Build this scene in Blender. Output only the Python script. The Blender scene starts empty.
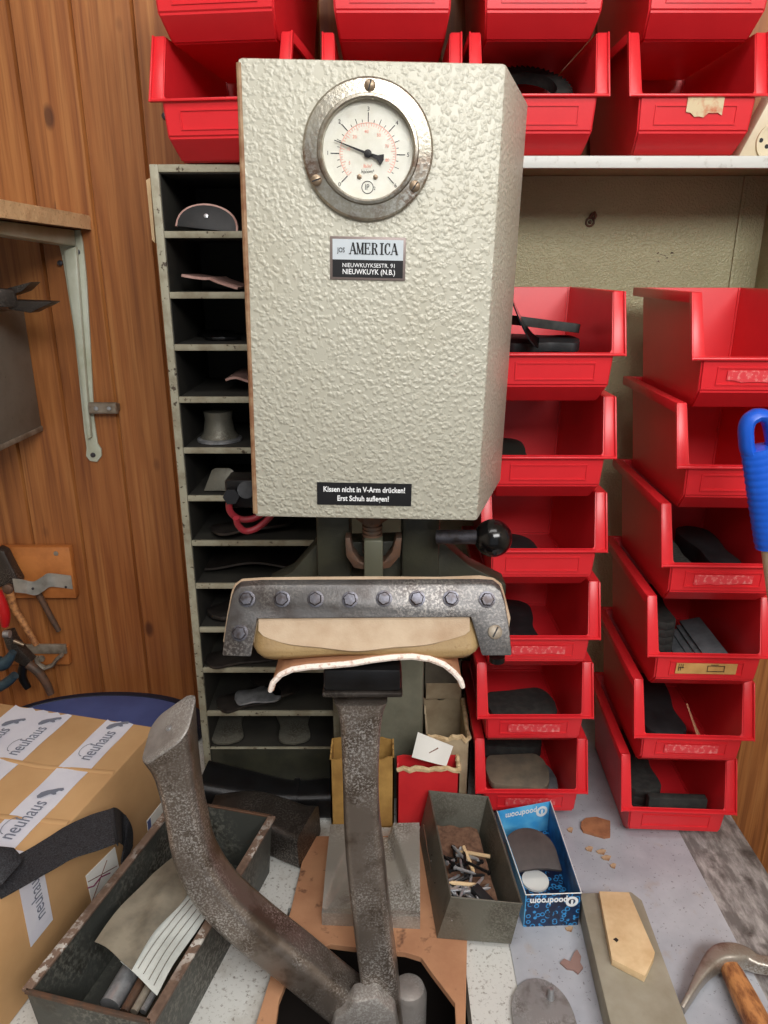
import bpy, bmesh, math, random
from mathutils import Vector, Matrix, Euler
random.seed(7)
PI = math.pi
V = Vector
sc = bpy.context.scene
COL = sc.collection

# ------------------------------------------------------------------ camera
CAMZ = 1.60
PITCH = math.radians(18.4)
F = 730.0
BD = 0.747                      # bench top lies this far below the lens
ZB = CAMZ - BD
cam_d = bpy.data.cameras.new('camera'); cam_d.lens = F * 36.0 / 1024.0
cam_d.sensor_width = 36.0; cam_d.clip_start = 0.02
cam = bpy.data.objects.new('camera', cam_d); COL.objects.link(cam)
cam.location = (0, 0, CAMZ); cam.rotation_euler = (PI / 2 - PITCH, 0, 0)
sc.camera = cam

def ray(u, v):
    a = (u - 384.0) / F; b = (512.0 - v) / F
    return V((a, math.cos(PITCH) + b * math.sin(PITCH), -math.sin(PITCH) + b * math.cos(PITCH)))
def P(u, v, y):                 # the point of plane Y=y seen at a photo position
    d = ray(u, v); t = y / d.y
    return V((d.x * t, y, CAMZ + d.z * t))
def G(u, v, z=ZB):              # the point of level z seen at a photo position
    d = ray(u, v); t = (z - CAMZ) / d.z
    return V((d.x * t, d.y * t, z))

# ------------------------------------------------------------------ materials
def S(r, g, b):
    f = lambda c: (c / 255 / 12.92) if c / 255 <= 0.04045 else ((c / 255 + 0.055) / 1.055) ** 2.4
    return (f(r), f(g), f(b), 1.0)

class NT:
    def __init__(s, name):
        s.m = bpy.data.materials.new(name); s.m.use_nodes = True
        s.t = s.m.node_tree; s.b = s.t.nodes['Principled BSDF']
        s.co = s.t.nodes.new('ShaderNodeTexCoord').outputs['Object']
    def n(s, kind, **kw):
        x = s.t.nodes.new(kind)
        for k, v in kw.items(): setattr(x, k, v)
        return x
    def link(s, a, b): s.t.links.new(a, b)
    def mapping(s, scale, src=None, loc=(0, 0, 0)):
        m = s.n('ShaderNodeMapping'); m.inputs['Scale'].default_value = scale
        m.inputs['Location'].default_value = loc
        s.link(src or s.co, m.inputs['Vector']); return m.outputs[0]
    def noise(s, scale, detail=3, rough=.55, vec=None, dist=0):
        x = s.n('ShaderNodeTexNoise'); x.inputs['Scale'].default_value = scale
        x.inputs['Detail'].default_value = detail; x.inputs['Roughness'].default_value = rough
        x.inputs['Distortion'].default_value = dist
        s.link(vec or s.co, x.inputs['Vector']); return x.outputs['Fac']
    def voro(s, scale, feature='F1', vec=None, out='Distance'):
        x = s.n('ShaderNodeTexVoronoi', feature=feature); x.inputs['Scale'].default_value = scale
        s.link(vec or s.co, x.inputs['Vector']); return x.outputs[out]
    def ramp(s, fac, stops):
        r = s.n('ShaderNodeValToRGB'); e = r.color_ramp.elements
        while len(e) < len(stops): e.new(.5)
        for i, (p, c) in enumerate(stops):
            e[i].position = p; e[i].color = c if len(c) == 4 else (*c, 1)
        s.link(fac, r.inputs[0]); return r.outputs[0]
    def gray(s, fac, a, b):
        return s.ramp(fac, [(a, (0, 0, 0, 1)), (b, (1, 1, 1, 1))])
    def mix(s, fac, a, b, mode='MIX'):
        x = s.n('ShaderNodeMix', data_type='RGBA', blend_type=mode)
        for sock, val in ((x.inputs[0], fac), (x.inputs[6], a), (x.inputs[7], b)):
            if hasattr(val, 'is_linked'): s.link(val, sock)
            else: sock.default_value = val
        return x.outputs[2]
    def math(s, op, a, b=0.0):
        x = s.n('ShaderNodeMath', operation=op)
        for sock, val in ((x.inputs[0], a), (x.inputs[1], b)):
            if hasattr(val, 'is_linked'): s.link(val, sock)
            else: sock.default_value = val
        return x.outputs[0]
    def set(s, color=None, rough=None, metal=None, **kw):
        for k, val in (('Base Color', color), ('Roughness', rough), ('Metallic', metal)):
            if val is None: continue
            if hasattr(val, 'is_linked'): s.link(val, s.b.inputs[k])
            else: s.b.inputs[k].default_value = val
        for k, val in kw.items(): s.b.inputs[k.replace('_', ' ')].default_value = val
    def bump(s, h, strength=.4, dist=.002):
        x = s.n('ShaderNodeBump'); x.inputs['Strength'].default_value = strength
        x.inputs['Distance'].default_value = dist
        s.link(h, x.inputs['Height']); s.link(x.outputs[0], s.b.inputs['Normal'])

MATS = {}
def plain(name, c, rough=.5, metal=0., c2=None, sc1=25, lo=.4, hi=.65, bump=None, fine=None):
    """one or two tones mixed by noise, an optional bump"""
    t = NT(name); col = c
    if c2:
        col = t.mix(t.gray(t.noise(sc1, 5, .6), lo, hi), c, c2)
    if fine:
        col = t.mix(t.gray(t.noise(fine[0], 3, .6), fine[1], fine[2]), col, fine[3])
    t.set(col, rough, metal)
    if bump: t.bump(t.noise(bump[0], 3, .6), bump[1], bump[2])
    MATS[name] = t.m
    return t.m

M = {}
M['red'] = plain('red_plastic', S(222, 42, 50), .33, 0, S(208, 36, 44), 9, .35, .7, bump=(900, .08, .0005))
M['redscuff'] = plain('scuffed_red_plastic', S(220, 60, 68), .6, 0, S(236, 140, 136), 160, .5, .66)
M['black'] = plain('black_rubber', S(26, 27, 29), .55, 0, S(38, 38, 40), 60, bump=(700, .15, .0006))
M['blackgloss'] = plain('black_bakelite', S(12, 12, 13), .16)
M['darkrub'] = plain('dark_ribbed_rubber', S(40, 41, 40), .7, 0, S(56, 57, 54), 90, bump=(350, .3, .001))
M['greyrub'] = plain('grey_rubber', S(104, 108, 112), .7, 0, S(84, 88, 92), 60, bump=(500, .15, .0006))
M['tanrub'] = plain('tan_grey_rubber', S(128, 118, 100), .7, 0, S(104, 98, 86), 40, bump=(500, .15, .0006))
M['brownrub'] = plain('brown_grey_rubber', S(82, 74, 72), .62, 0, S(70, 63, 62), 40, bump=(700, .15, .0006))
M['pinkedge'] = plain('pinkish_leather', S(196, 158, 148), .6, 0, S(160, 120, 110), 60)
M['leather'] = plain('tan_leather_cushion', S(160, 134, 92), .6, 0, S(134, 108, 70), 18, .35, .7, bump=(420, .35, .0012), fine=(220, .58, .7, S(140, 112, 72)))
M['suede'] = plain('pale_suede', S(192, 172, 148), .85, 0, S(168, 142, 116), 22, .35, .7, bump=(600, .3, .001))
M['leatheredge'] = plain('white_cut_leather_edge', S(244, 232, 222), .85, 0, S(206, 176, 160), 240, .5, .66)
M['cork'] = plain('raw_chipboard_edge', S(226, 186, 138), .85, 0, S(182, 136, 90), 260, .55, .75, bump=(300, .5, .0012))
M['white'] = plain('white_paper', S(238, 236, 230), .8)
M['card'] = plain('brown_cardboard', S(206, 164, 116), .8, 0, S(190, 148, 100), 7, .35, .7, bump=(60, .08, .002))
M['cardyellow'] = plain('yellowed_cardboard', S(184, 144, 78), .8, 0, S(152, 114, 58), 22, bump=(90, .15, .002))
M['cardbeige'] = plain('beige_cardboard', S(184, 166, 136), .8, 0, S(158, 138, 110), 22, bump=(90, .15, .002))
M['cardtorn'] = plain('torn_cardboard', S(214, 190, 150), .9, 0, S(180, 150, 110), 120)
M['cardgrey'] = plain('grey_cardboard', S(122, 112, 96), .85, 0, S(100, 92, 80), 22)
M['cardred'] = plain('red_card', S(214, 44, 48), .55, 0, S(196, 34, 42), 12)
M['tape'] = plain('white_packing_tape', S(226, 226, 236), .35, 0, S(214, 214, 228), 14, bump=(45, .25, .002))
M['tapeink'] = plain('grey_print_ink', S(120, 126, 142), .5)
M['blueplastic'] = plain('blue_grip_plastic', S(22, 92, 210), .38, 0, S(16, 80, 196), 20)
M['bluelid'] = plain('blue_lid', S(82, 98, 156), .5, 0, S(72, 86, 140), 12)
M['bluedark'] = plain('dark_blue_rim', S(26, 30, 48), .55)
M['ivory'] = plain('ivory_plastic', S(226, 214, 184), .4, 0, S(212, 198, 166), 20)
M['gold'] = plain('beige_label_card', S(206, 160, 96), .7, 0, S(182, 134, 74), 30)
M['oldlabel'] = plain('worn_paper_label', S(214, 196, 160), .8, 0, S(196, 116, 84), 60, .5, .66)
M['ink'] = plain('black_ink', S(24, 22, 24), .6)
M['pink_ink'] = plain('faded_red_ink', S(232, 150, 130), .7)
M['purple_ink'] = plain('purple_ink', S(140, 40, 90), .6)
M['labelblack'] = plain('black_label', S(24, 23, 25), .35)
M['labelsilver'] = plain('silver_label', S(206, 214, 220), .3, .3)
M['labelrim'] = plain('grey_label_rim', S(128, 116, 112), .45, .4)
M['dial'] = plain('cream_dial', S(222, 222, 212), .5, 0, S(210, 208, 194), 30)
M['redhose'] = plain('red_hose', S(160, 44, 56), .45, 0, S(120, 60, 60), 50, .5, .7)
M['redhandle'] = plain('red_tool_grip', S(190, 24, 28), .4)
M['bluehandle'] = plain('blue_grey_steel', S(70, 92, 104), .4, .4, S(46, 60, 70), 60)
M['bracketwhite'] = plain('white_enamel', S(196, 200, 184), .35, 0, S(176, 178, 154), 20)
M['dgreen'] = plain('dark_green_machine_paint', S(62, 62, 50), .42, .1, S(50, 50, 42), 30, bump=(300, .3, .001))
M['column'] = plain('grey_green_machine_paint', S(128, 128, 112), .5, 0, S(104, 104, 90), 14, bump=(260, .3, .001))
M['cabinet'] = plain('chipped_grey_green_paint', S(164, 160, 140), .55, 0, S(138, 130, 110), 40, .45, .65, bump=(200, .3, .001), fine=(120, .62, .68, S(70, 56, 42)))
M['cabshade'] = plain('cabinet_inside_shade', S(52, 50, 44), .75, 0, S(36, 34, 31), 12)  # shade inside the cabinet, put into the colour of its inner boards
M['greymetal'] = plain('dull_grey_metal', S(128, 122, 112), .5, .1, S(112, 106, 96), 16, fine=(260, .68, .72, S(60, 52, 46)))
M['steel'] = plain('bright_steel', S(206, 208, 212), .30, .7, S(160, 162, 166), 60)
M['chrome'] = plain('chrome', S(214, 210, 200), .16, 1.0)
M['boltsteel'] = plain('blued_bolt_steel', S(96, 96, 104), .38, .8, S(66, 60, 60), 120)
M['rust'] = plain('rusty_iron', S(112, 82, 64), .6, .4, S(84, 72, 64), 60, bump=(300, .3, .001))
M['iron'] = plain('black_iron', S(38, 38, 40), .36, .55, S(30, 28, 28), 30, bump=(160, .2, .001))
M['brass'] = plain('brass_screw', S(142, 124, 104), .4, .7)
M['stone'] = plain('grey_whetstone', S(164, 158, 142), .75, 0, S(138, 130, 112), 16, .35, .7, bump=(500, .15, .001))
M['stoneside'] = plain('dark_stone_side', S(92, 82, 68), .8)
M['palewood'] = plain('pale_wood', S(228, 200, 158), .7, 0, S(206, 172, 128), 30, .4, .7)
M['fibre'] = plain('brown_fibreboard', S(194, 144, 108), .75, 0, S(170, 120, 88), 16, .35, .7, bump=(220, .2, .001), fine=(45, .62, .72, S(112, 76, 58)))
M['blockwood'] = plain('orange_pine_block', S(196, 122, 62), .5, 0, S(164, 96, 46), 18)
M['strip'] = plain('pale_grey_strip_metal', S(188, 186, 178), .4, .5, S(160, 158, 150), 50)
M['oldmetal'] = plain('dirty_grey_metal', S(160, 150, 136), .5, .3, S(120, 106, 90), 40)
M['leafbits'] = plain('brown_leather_scrap', S(168, 112, 76), .8, 0, S(140, 90, 62), 60)
M['dust'] = plain('pale_dust', S(190, 160, 128), .9, 0, S(150, 110, 80), 90)
M['shaft'] = plain('pale_wood_shaft', S(206, 190, 160), .5, 0, S(190, 170, 140), 20)
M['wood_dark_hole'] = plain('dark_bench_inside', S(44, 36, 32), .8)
M['whiteprint'] = plain('white_print', S(236, 238, 240), .6)
M['greymark'] = plain('grey_pencil', S(120, 84, 70), .8)

# black webbing with ribs
t = NT('black_ribbed_webbing')
w = t.n('ShaderNodeTexNoise'); w.inputs['Scale'].default_value = 700; t.link(t.co, w.inputs['Vector'])
t.set(t.ramp(w.outputs['Fac'], [(.35, S(20, 20, 23)), (.7, S(60, 60, 66))]), .7); t.bump(w.outputs['Fac'], .5, .001)
M['webbing'] = t.m

# hammered machine paint
def hammered(name, c, c2, scale, strength, rough=.38):
    t = NT(name)
    warp = t.n('ShaderNodeTexNoise'); warp.inputs['Scale'].default_value = scale * .8; t.link(t.co, warp.inputs['Vector'])
    wv = t.n('ShaderNodeMixRGB'); wv.blend_type = 'ADD'; wv.inputs[0].default_value = 1
    sw = t.mapping((.006, .006, .006), warp.outputs['Color']); t.link(t.co, wv.inputs[1]); t.link(sw, wv.inputs[2])
    vo = t.n('ShaderNodeTexVoronoi', feature='SMOOTH_F1'); vo.inputs['Scale'].default_value = scale
    vo.inputs['Smoothness'].default_value = .55; t.link(wv.outputs[0], vo.inputs['Vector'])
    h = t.ramp(vo.outputs['Distance'], [(.12, (1, 1, 1, 1)), (.62, (0, 0, 0, 1))])
    dirt = t.gray(t.noise(7, 5, .6), .5, .8)
    col = t.mix(t.math('MULTIPLY', dirt, .45), c, c2)
    t.set(col, rough, .05); t.bump(h, strength, .0022)
    return t.m
M['hammer'] = hammered('hammered_grey_paint', S(184, 182, 168), S(166, 160, 140), 235, .42, .42)
M['panel'] = hammered('olive_hammered_panel', S(164, 158, 124), S(140, 132, 100), 330, .4, .45)
M['rustedge'] = plain('rust_stained_edge', S(126, 86, 58), .6, .1, S(160, 130, 100), 60)

# worn iron with bright pitting
def worn_iron(name, c, c2, c3, s1=26, s2=420, lo=.5, hi=.62, rough=.34, metal=.75, pit_lo=.46, pit_hi=.62):
    t = NT(name)
    big = t.gray(t.noise(s1, 4, .6), lo, hi)
    pit = t.gray(t.noise(s2, 3, .65), pit_lo, pit_hi)
    col = t.mix(big, c, c2)
    col = t.mix(t.math('MULTIPLY', pit, t.gray(t.noise(14, 3, .5), .42, .62)), col, c3)
    t.set(col, rough, metal); t.bump(t.noise(s2, 3, .6), .25, .001)
    return t.m
M['arm'] = worn_iron('worn_cast_iron', S(120, 110, 102), S(92, 80, 70), S(204, 200, 196), s2=480, rough=.33, metal=.6, pit_lo=.47, pit_hi=.66)
M['armdark'] = worn_iron('dark_worn_cast_iron', S(78, 72, 68), S(62, 56, 52), S(130, 124, 118), rough=.42)
M['castlight'] = worn_iron('light_cast_iron', S(156, 150, 146), S(138, 132, 128), S(190, 188, 184), rough=.5, metal=.4)
M['plate'] = worn_iron('blackened_steel_plate', S(94, 92, 92), S(74, 68, 66), S(140, 136, 132), s1=18, rough=.4, metal=.6)
M['foot'] = worn_iron('grey_cast_foot', S(168, 164, 156), S(138, 132, 124), S(206, 206, 202), s1=22, rough=.38, metal=.4)
M['bezel'] = worn_iron('tarnished_chrome', S(168, 162, 148), S(128, 106, 92), S(196, 194, 186), s1=16, s2=300, rough=.30, metal=.85)
M['tin'] = worn_iron('dull_sheet_tin', S(112, 110, 100), S(92, 88, 78), S(128, 126, 116), s1=20, rough=.48, metal=.45)
M['traypaint'] = worn_iron('dark_painted_tray', S(76, 78, 74), S(58, 56, 50), S(120, 120, 112), s1=16, s2=200, rough=.5, metal=.25)
M['trayrim'] = worn_iron('chipped_tray_rim', S(128, 106, 92), S(104, 84, 72), S(224, 222, 216), s1=40, s2=90, rough=.55, metal=.1, pit_lo=.5, pit_hi=.54)
M['heelplate'] = worn_iron('pitted_iron_plate', S(146, 144, 144), S(122, 118, 116), S(190, 190, 190), s1=40, s2=380, rough=.5, metal=.2)
M['hammerhead'] = worn_iron('worn_hammer_steel', S(164, 156, 146), S(140, 128, 116), S(200, 198, 192), s1=40, rough=.35, metal=.6)
M['shelfwhite'] = plain('worn_whitish_paint', S(206, 208, 204), .5, 0, S(160, 156, 146), 60, .55, .7)

# pine boarding
t = NT('pine_boarding')
sep = t.n('ShaderNodeSeparateXYZ'); t.link(t.co, sep.inputs[0])
pid = t.math('FLOOR', t.math('DIVIDE', t.math('ADD', sep.outputs[0], 10 + .347), .085))
cmb = t.n('ShaderNodeCombineXYZ')
t.link(t.math('MULTIPLY', sep.outputs[0], 1.0), cmb.inputs[0]); t.link(t.math('MULTIPLY', pid, 3.7), cmb.inputs[1])
t.link(sep.outputs[2], cmb.inputs[2])
gv = t.mapping((60, 1, 2.2), cmb.outputs[0])
g1 = t.noise(1.0, 4, .6, gv, .6)
gv2 = t.mapping((260, 1, 5), cmb.outputs[0])
g2 = t.noise(1.0, 3, .6, gv2)
wn = t.n('ShaderNodeTexWhiteNoise', noise_dimensions='1D'); t.link(pid, wn.inputs['W'])
base = t.ramp(g1, [(.25, S(112, 64, 32)), (.5, S(166, 106, 56)), (.75, S(194, 136, 78))])
base = t.mix(t.math('MULTIPLY', t.gray(g2, .5, .72), .6), base, S(104, 56, 28))
base = t.mix(t.math('MULTIPLY', wn.outputs['Value'], .25), base, S(150, 78, 36))
stain = t.gray(t.noise(1.7, 4, .55, t.mapping((1, 1, .6))), .42, .68)
base = t.mix(t.math('MULTIPLY', stain, .35), base, S(120, 60, 32))
kv = t.mapping((16, 1, 8), cmb.outputs[0])
kd = t.voro(1.0, 'F1', kv)
kn = t.ramp(kd, [(.0, (1, 1, 1, 1)), (.085, (1, 1, 1, 1)), (.16, (0, 0, 0, 1))])
base = t.mix(t.math('MULTIPLY', kn, .75), base, S(66, 32, 20))
t.set(base, .46); t.bump(g2, .12, .001)
M['pine'] = t.m

# bench paint : white worn paint on the left, bare dark boards along the right edge
t = NT('worn_bench_paint')
sep = t.n('ShaderNodeSeparateXYZ'); t.link(t.co, sep.inputs[0])
spk = t.gray(t.noise(230, 4, .7), .56, .68)
blot = t.gray(t.noise(16, 5, .6), .55, .72)
wh = t.mix(spk, S(208, 208, 204), S(130, 124, 116)); wh = t.mix(t.math('MULTIPLY', blot, .6), wh, S(148, 138, 124))
dk = t.mix(t.gray(t.noise(1, 5, .65, t.mapping((90, 26, 1))), .42, .66), S(110, 106, 104), S(178, 174, 172))
dk = t.mix(t.gray(t.noise(40, 4, .6), .55, .72), dk, S(76, 70, 68))
edge = t.gray(t.math('ADD', sep.outputs[0], t.math('MULTIPLY', t.noise(30, 3), .02)), .345, .355)
t.set(t.mix(edge, wh, dk), .6); t.bump(t.noise(120, 4, .6), .2, .001)
M['bench'] = t.m
t = NT('blue_grey_linoleum')
c = t.mix(t.gray(t.noise(9, 5, .6), .38, .66), S(160, 163, 172), S(186, 189, 196))
c = t.mix(t.math('MULTIPLY', t.gray(t.noise(24, 5, .65), .6, .75), .5), c, S(170, 148, 126))
c = t.mix(t.gray(t.noise(300, 2, .5), .66, .72), c, S(126, 124, 128))
t.set(c, .42); t.bump(t.noise(60, 4, .6), .12, .001)
M['lino'] = t.m
# printed blue carton
t = NT('blue_printed_card')
vd = t.voro(150, 'F1'); rg = t.math('ABSOLUTE', t.math('SUBTRACT', vd, .38))
pat = t.ramp(rg, [(.05, (1, 1, 1, 1)), (.11, (0, 0, 0, 1))])
c = t.mix(pat, S(18, 42, 78), S(56, 150, 214)); c = t.mix(t.gray(t.noise(60, 2), .55, .6), c, S(20, 30, 56))
t.set(c, .4); M['blueprint'] = t.m
t = NT('light_blue_card')
t.set(t.mix(t.gray(t.noise(30, 3), .4, .65), S(66, 160, 222), S(110, 196, 240)), .35); M['bluelight'] = t.m
# hammer handle bark-like wood
t = NT('worn_hammer_handle')
c = t.mix(t.gray(t.noise(1, 5, .65, t.mapping((140, 50, 140))), .4, .66), S(200, 140, 86), S(120, 70, 44))
t.set(c, .55); M['hhandle'] = t.m
# translucent paper
t = NT('thin_grey_paper')
c = t.mix(t.gray(t.noise(14, 4, .6), .4, .65), S(168, 168, 160), S(140, 140, 132))
t.set(c, .55); t.bump(t.noise(30, 4, .5), .25, .002); M['paper'] = t.m
# glass for the gauge
t = NT('gauge_glass'); t.set((1, 1, 1, 1), .03, 0, Transmission_Weight=1.0, IOR=1.1, Alpha=.18); M['glass'] = t.m

# ------------------------------------------------------------------ mesh builder
class MB:
    def __init__(s): s.bm = bmesh.new()
    def face(s, vs):
        try: return s.bm.faces.new(vs)
        except ValueError: return None
    def poly(s, pts): return s.face([s.bm.verts.new(p) for p in pts])
    def _bev(s, vs, bev, seg=2):
        if not bev: return
        vs = set(vs)
        es = [e for e in s.bm.edges if e.verts[0] in vs and e.verts[1] in vs]
        bmesh.ops.bevel(s.bm, geom=es, offset=bev, segments=seg, affect='EDGES', profile=.5)
    def hexa(s, p, bev=0):        # 8 corners: bottom 4 (ccw from above), top 4
        v = [s.bm.verts.new(q) for q in p]
        for f in ((3, 2, 1, 0), (4, 5, 6, 7), (0, 1, 5, 4), (1, 2, 6, 5), (2, 3, 7, 6), (3, 0, 4, 7)):
            s.face([v[i] for i in f])
        s._bev(v, bev)
        return s
    def box(s, x0, x1, y0, y1, z0, z1, bev=0, M4=None):
        p = [V(q) for q in ((x0, y0, z0), (x1, y0, z0), (x1, y1, z0), (x0, y1, z0), (x0, y0, z1), (x1, y0, z1), (x1, y1, z1), (x0, y1, z1))]
        if M4: p = [M4 @ q for q in p]
        return s.hexa(p, bev)
    def prism(s, pts, vec, bev=0):
        vec = V(vec); a = [s.bm.verts.new(p) for p in pts]; b = [s.bm.verts.new(V(p) + vec) for p in pts]
        n = len(a)
        s.face(a[::-1]); s.face(b)
        for i in range(n): s.face([a[i], a[(i + 1) % n], b[(i + 1) % n], b[i]])
        bmesh.ops.recalc_face_normals(s.bm, faces=[f for f in s.bm.faces if f.verts[0] in set(a + b)])
        s._bev(a + b, bev)
        return s
    def rings(s, rings, cap=True, close=False):
        R = [[s.bm.verts.new(p) for p in r] for r in rings]
        n = len(R[0])
        for i in range(len(R) - 1 + (1 if close else 0)):
            a, b = R[i], R[(i + 1) % len(R)]
            for j in range(n): s.face([a[j], a[(j + 1) % n], b[(j + 1) % n], b[j]])
        if cap and not close: s.face(R[0][::-1]); s.face(R[-1])
        return s
    def tube(s, pts, rad, n=12, sect=None, up=(0, 0, 1), cap=True):
        """sweep; rad: number, list of numbers or list of (a,b) half sizes; sect: list of unit (x,y)"""
        pts = [V(p) for p in pts]; N = len(pts)
        if not isinstance(rad, (list, tuple)): rad = [rad] * N
        if sect is None: sect = [(math.cos(2 * PI * k / n), math.sin(2 * PI * k / n)) for k in range(n)]
        rs = []
        for i, p in enumerate(pts):
            d = (pts[min(i + 1, N - 1)] - pts[max(i - 1, 0)]).normalized()
            x = d.cross(V(up))
            if x.length < 1e-4: x = d.cross(V((0, 1, 0)))
            x.normalize(); y = x.cross(d).normalized()
            r = rad[i] if isinstance(rad[i], (list, tuple)) else (rad[i], rad[i])
            rs.append([p + x * a * r[0] + y * b * r[1] for a, b in sect])
        return s.rings(rs, cap)
    def cyl(s, p0, p1, r0, r1=None, n=20):
        return s.tube([p0, p1], [r0, r0 if r1 is None else r1], n, up=(0, 0, 1) if abs((V(p1) - V(p0)).normalized().z) < .9 else (0, 1, 0))
    def lathe(s, prof, n=32, M4=None, cap=True):  # (r,h) about local z
        rs = []
        for r, h in prof:
            ring = [V((r * math.cos(2 * PI * k / n), r * math.sin(2 * PI * k / n), h)) for k in range(n)]
            rs.append([M4 @ q for q in ring] if M4 else ring)
        return s.rings(rs, cap)
    def sphere(s, c, r, n=24, m=14):
        prof = [(max(r * math.sin(PI * i / m), r * .01), -r * math.cos(PI * i / m)) for i in range(m + 1)]
        return s.lathe(prof, n, Matrix.Translation(c))
    def grid(s, f, nu, nv):
        g = [[s.bm.verts.new(f(i / nu, j / nv)) for j in range(nv + 1)] for i in range(nu + 1)]
        for i in range(nu):
            for j in range(nv): s.face([g[i][j], g[i + 1][j], g[i + 1][j + 1], g[i][j + 1]])
        return s
    def thick(s, t):              # give an open sheet a thickness
        bmesh.ops.recalc_face_normals(s.bm, faces=s.bm.faces[:])
        bmesh.ops.solidify(s.bm, geom=s.bm.faces[:], thickness=t)
        return s
    def xf(s, M4):
        bmesh.ops.transform(s.bm, matrix=M4, verts=s.bm.verts[:]); return s

def rsect(r=.35, n=4):
    q = []
    for cx_, cy_, a0 in ((1 - r, 1 - r, 0), (-1 + r, 1 - r, 90), (-1 + r, -1 + r, 180), (1 - r, -1 + r, 270)):
        for i in range(n + 1):
            a = math.radians(a0 + 90 * i / n); q.append((cx_ + r * math.cos(a), cy_ + r * math.sin(a)))
    return q
def smoothpath(pts, n=6):
    """Catmull-Rom through points of any dimension"""
    out = []
    for i in range(len(pts) - 1):
        p0 = pts[max(i - 1, 0)]; p1 = pts[i]; p2 = pts[i + 1]; p3 = pts[min(i + 2, len(pts) - 1)]
        for k in range(n):
            t = k / n
            out.append(tuple(.5 * (2 * b_ + (c_ - a_) * t + (2 * a_ - 5 * b_ + 4 * c_ - d_) * t * t + (3 * b_ - a_ - 3 * c_ + d_) * t ** 3) for a_, b_, c_, d_ in zip(p0, p1, p2, p3)))
    out.append(tuple(pts[-1])); return out
ROOT = {}                         # root object name -> world matrix of its origin
def root_of(o):
    while o.parent: o = o.parent
    return o
def meta(o, label, cat, group=None, kind=None):
    if kind != 'structure':
        o['label'] = label; o['category'] = cat
    if group: o['group'] = group
    if kind: o['kind'] = kind
    return o
def build(mb, name, mat, parent=None, label=None, cat=None, group=None, kind=None, smooth=35, recalc=True, local=False):
    """the builder's shape, in world space, becomes ONE object (a part when it has a parent)"""
    bm = mb.bm
    if recalc: bmesh.ops.recalc_face_normals(bm, faces=bm.faces[:])
    if parent is not None:
        if not local: bm.transform(ROOT[root_of(parent).name].inverted())
        M0 = Matrix()
    else:
        xs = [v.co for v in bm.verts]
        lo = V([min(c[i] for c in xs) for i in range(3)]); hi = V([max(c[i] for c in xs) for i in range(3)])
        M0 = Matrix.Translation(((lo.x + hi.x) / 2, (lo.y + hi.y) / 2, lo.z))
        bm.transform(M0.inverted())
    me = bpy.data.meshes.new(name); bm.to_mesh(me); bm.free()
    me.materials.append(mat)
    if smooth:
        me.shade_smooth(); me.set_sharp_from_angle(angle=math.radians(smooth))
    o = bpy.data.objects.new(name, me); COL.objects.link(o)
    if parent is not None:
        o.parent = parent
        if label: o['label'] = label
        if kind: o['kind'] = kind
    else:
        o.location = M0.to_translation(); ROOT[o.name] = M0
        if label or kind: meta(o, label, cat, group, kind)
    return o
def thing(name, loc, label, cat, group=None, rz=0):
    o = bpy.data.objects.new(name, None); COL.objects.link(o)
    o.empty_display_size = .03
    o.location = loc; o.rotation_euler = (0, 0, rz)
    ROOT[o.name] = Matrix.Translation(loc) @ Matrix.Rotation(rz, 4, 'Z')
    return meta(o, label, cat, group)
def copy_tree(o, parent=None):
    c = o.copy(); COL.objects.link(c)
    if parent: c.parent = parent
    for ch in list(o.children): copy_tree(ch, c)
    return c

def text_mb(string, size, M4, xs=1.0, ext=.0002, bold=0.0, align='CENTER', space=1.0):
    cu = bpy.data.curves.new('txt', 'FONT'); cu.body = string; cu.size = size; cu.extrude = ext
    cu.align_x = align; cu.align_y = 'CENTER'; cu.offset = bold; cu.space_character = space; cu.resolution_u = 3
    ob = bpy.data.objects.new('txt', cu); COL.objects.link(ob)
    dg = bpy.context.evaluated_depsgraph_get(); dg.update()
    me = bpy.data.meshes.new_from_object(ob.evaluated_get(dg))
    mb = MB(); mb.bm.from_mesh(me)
    bpy.data.objects.remove(ob); bpy.data.curves.remove(cu); bpy.data.meshes.remove(me)
    mb.xf(M4 @ Matrix.Diagonal((xs, 1, 1, 1)))
    return mb
def frame(o, x, y):               # matrix with local x, y axes and origin
    x = V(x).normalized(); z = x.cross(V(y)).normalized(); y = z.cross(x)
    m = Matrix((x, y, z)).transposed().to_4x4(); m.translation = V(o); return m

# ------------------------------------------------------------------ the room
WY = 1.172
mb = MB()
x = -1.2
k0 = -.347 - .085 * 12
verts = []
for k in range(34):               # tongue-and-groove boards, one continuous wall
    a = k0 + k * .085
    verts += [(a, .006), (a + .0028, 0), (a + .0822, 0), (a + .085, .006)]
for i in range(len(verts) - 1):
    (xa, ya), (xb, yb) = verts[i], verts[i + 1]
    if abs(xa - xb) < 1e-6: continue
    mb.poly([(xa, WY + ya, 0), (xb, WY + yb, 0), (xb, WY + yb, 2.6), (xa, WY + ya, 2.6)])
mb.box(k0, k0 + 34 * .085, WY + .008, WY + .05, 0, 2.6)
wall = build(mb, 'wall_back', M['pine'], kind='structure', smooth=0, recalc=False)
wall.location = (0, 0, 0); wall.data.transform(ROOT['wall_back'])
mb = MB(); mb.box(-1.4, 1.55, -2.6, WY + .05, -.05, 0)
fl = plain('dark_floor', S(120, 108, 96), .6, 0, S(100, 90, 80), 6)
build(mb, 'floor', fl, kind='structure', smooth=0)
mb = MB(); mb.box(-1.4, 1.55, -2.6, WY + .05, 2.6, 2.65)
build(mb, 'ceiling', plain('white_ceiling', S(228, 224, 214), .8), kind='structure', smooth=0)
wallp = plain('pale_plaster', S(206, 196, 180), .8)
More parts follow.
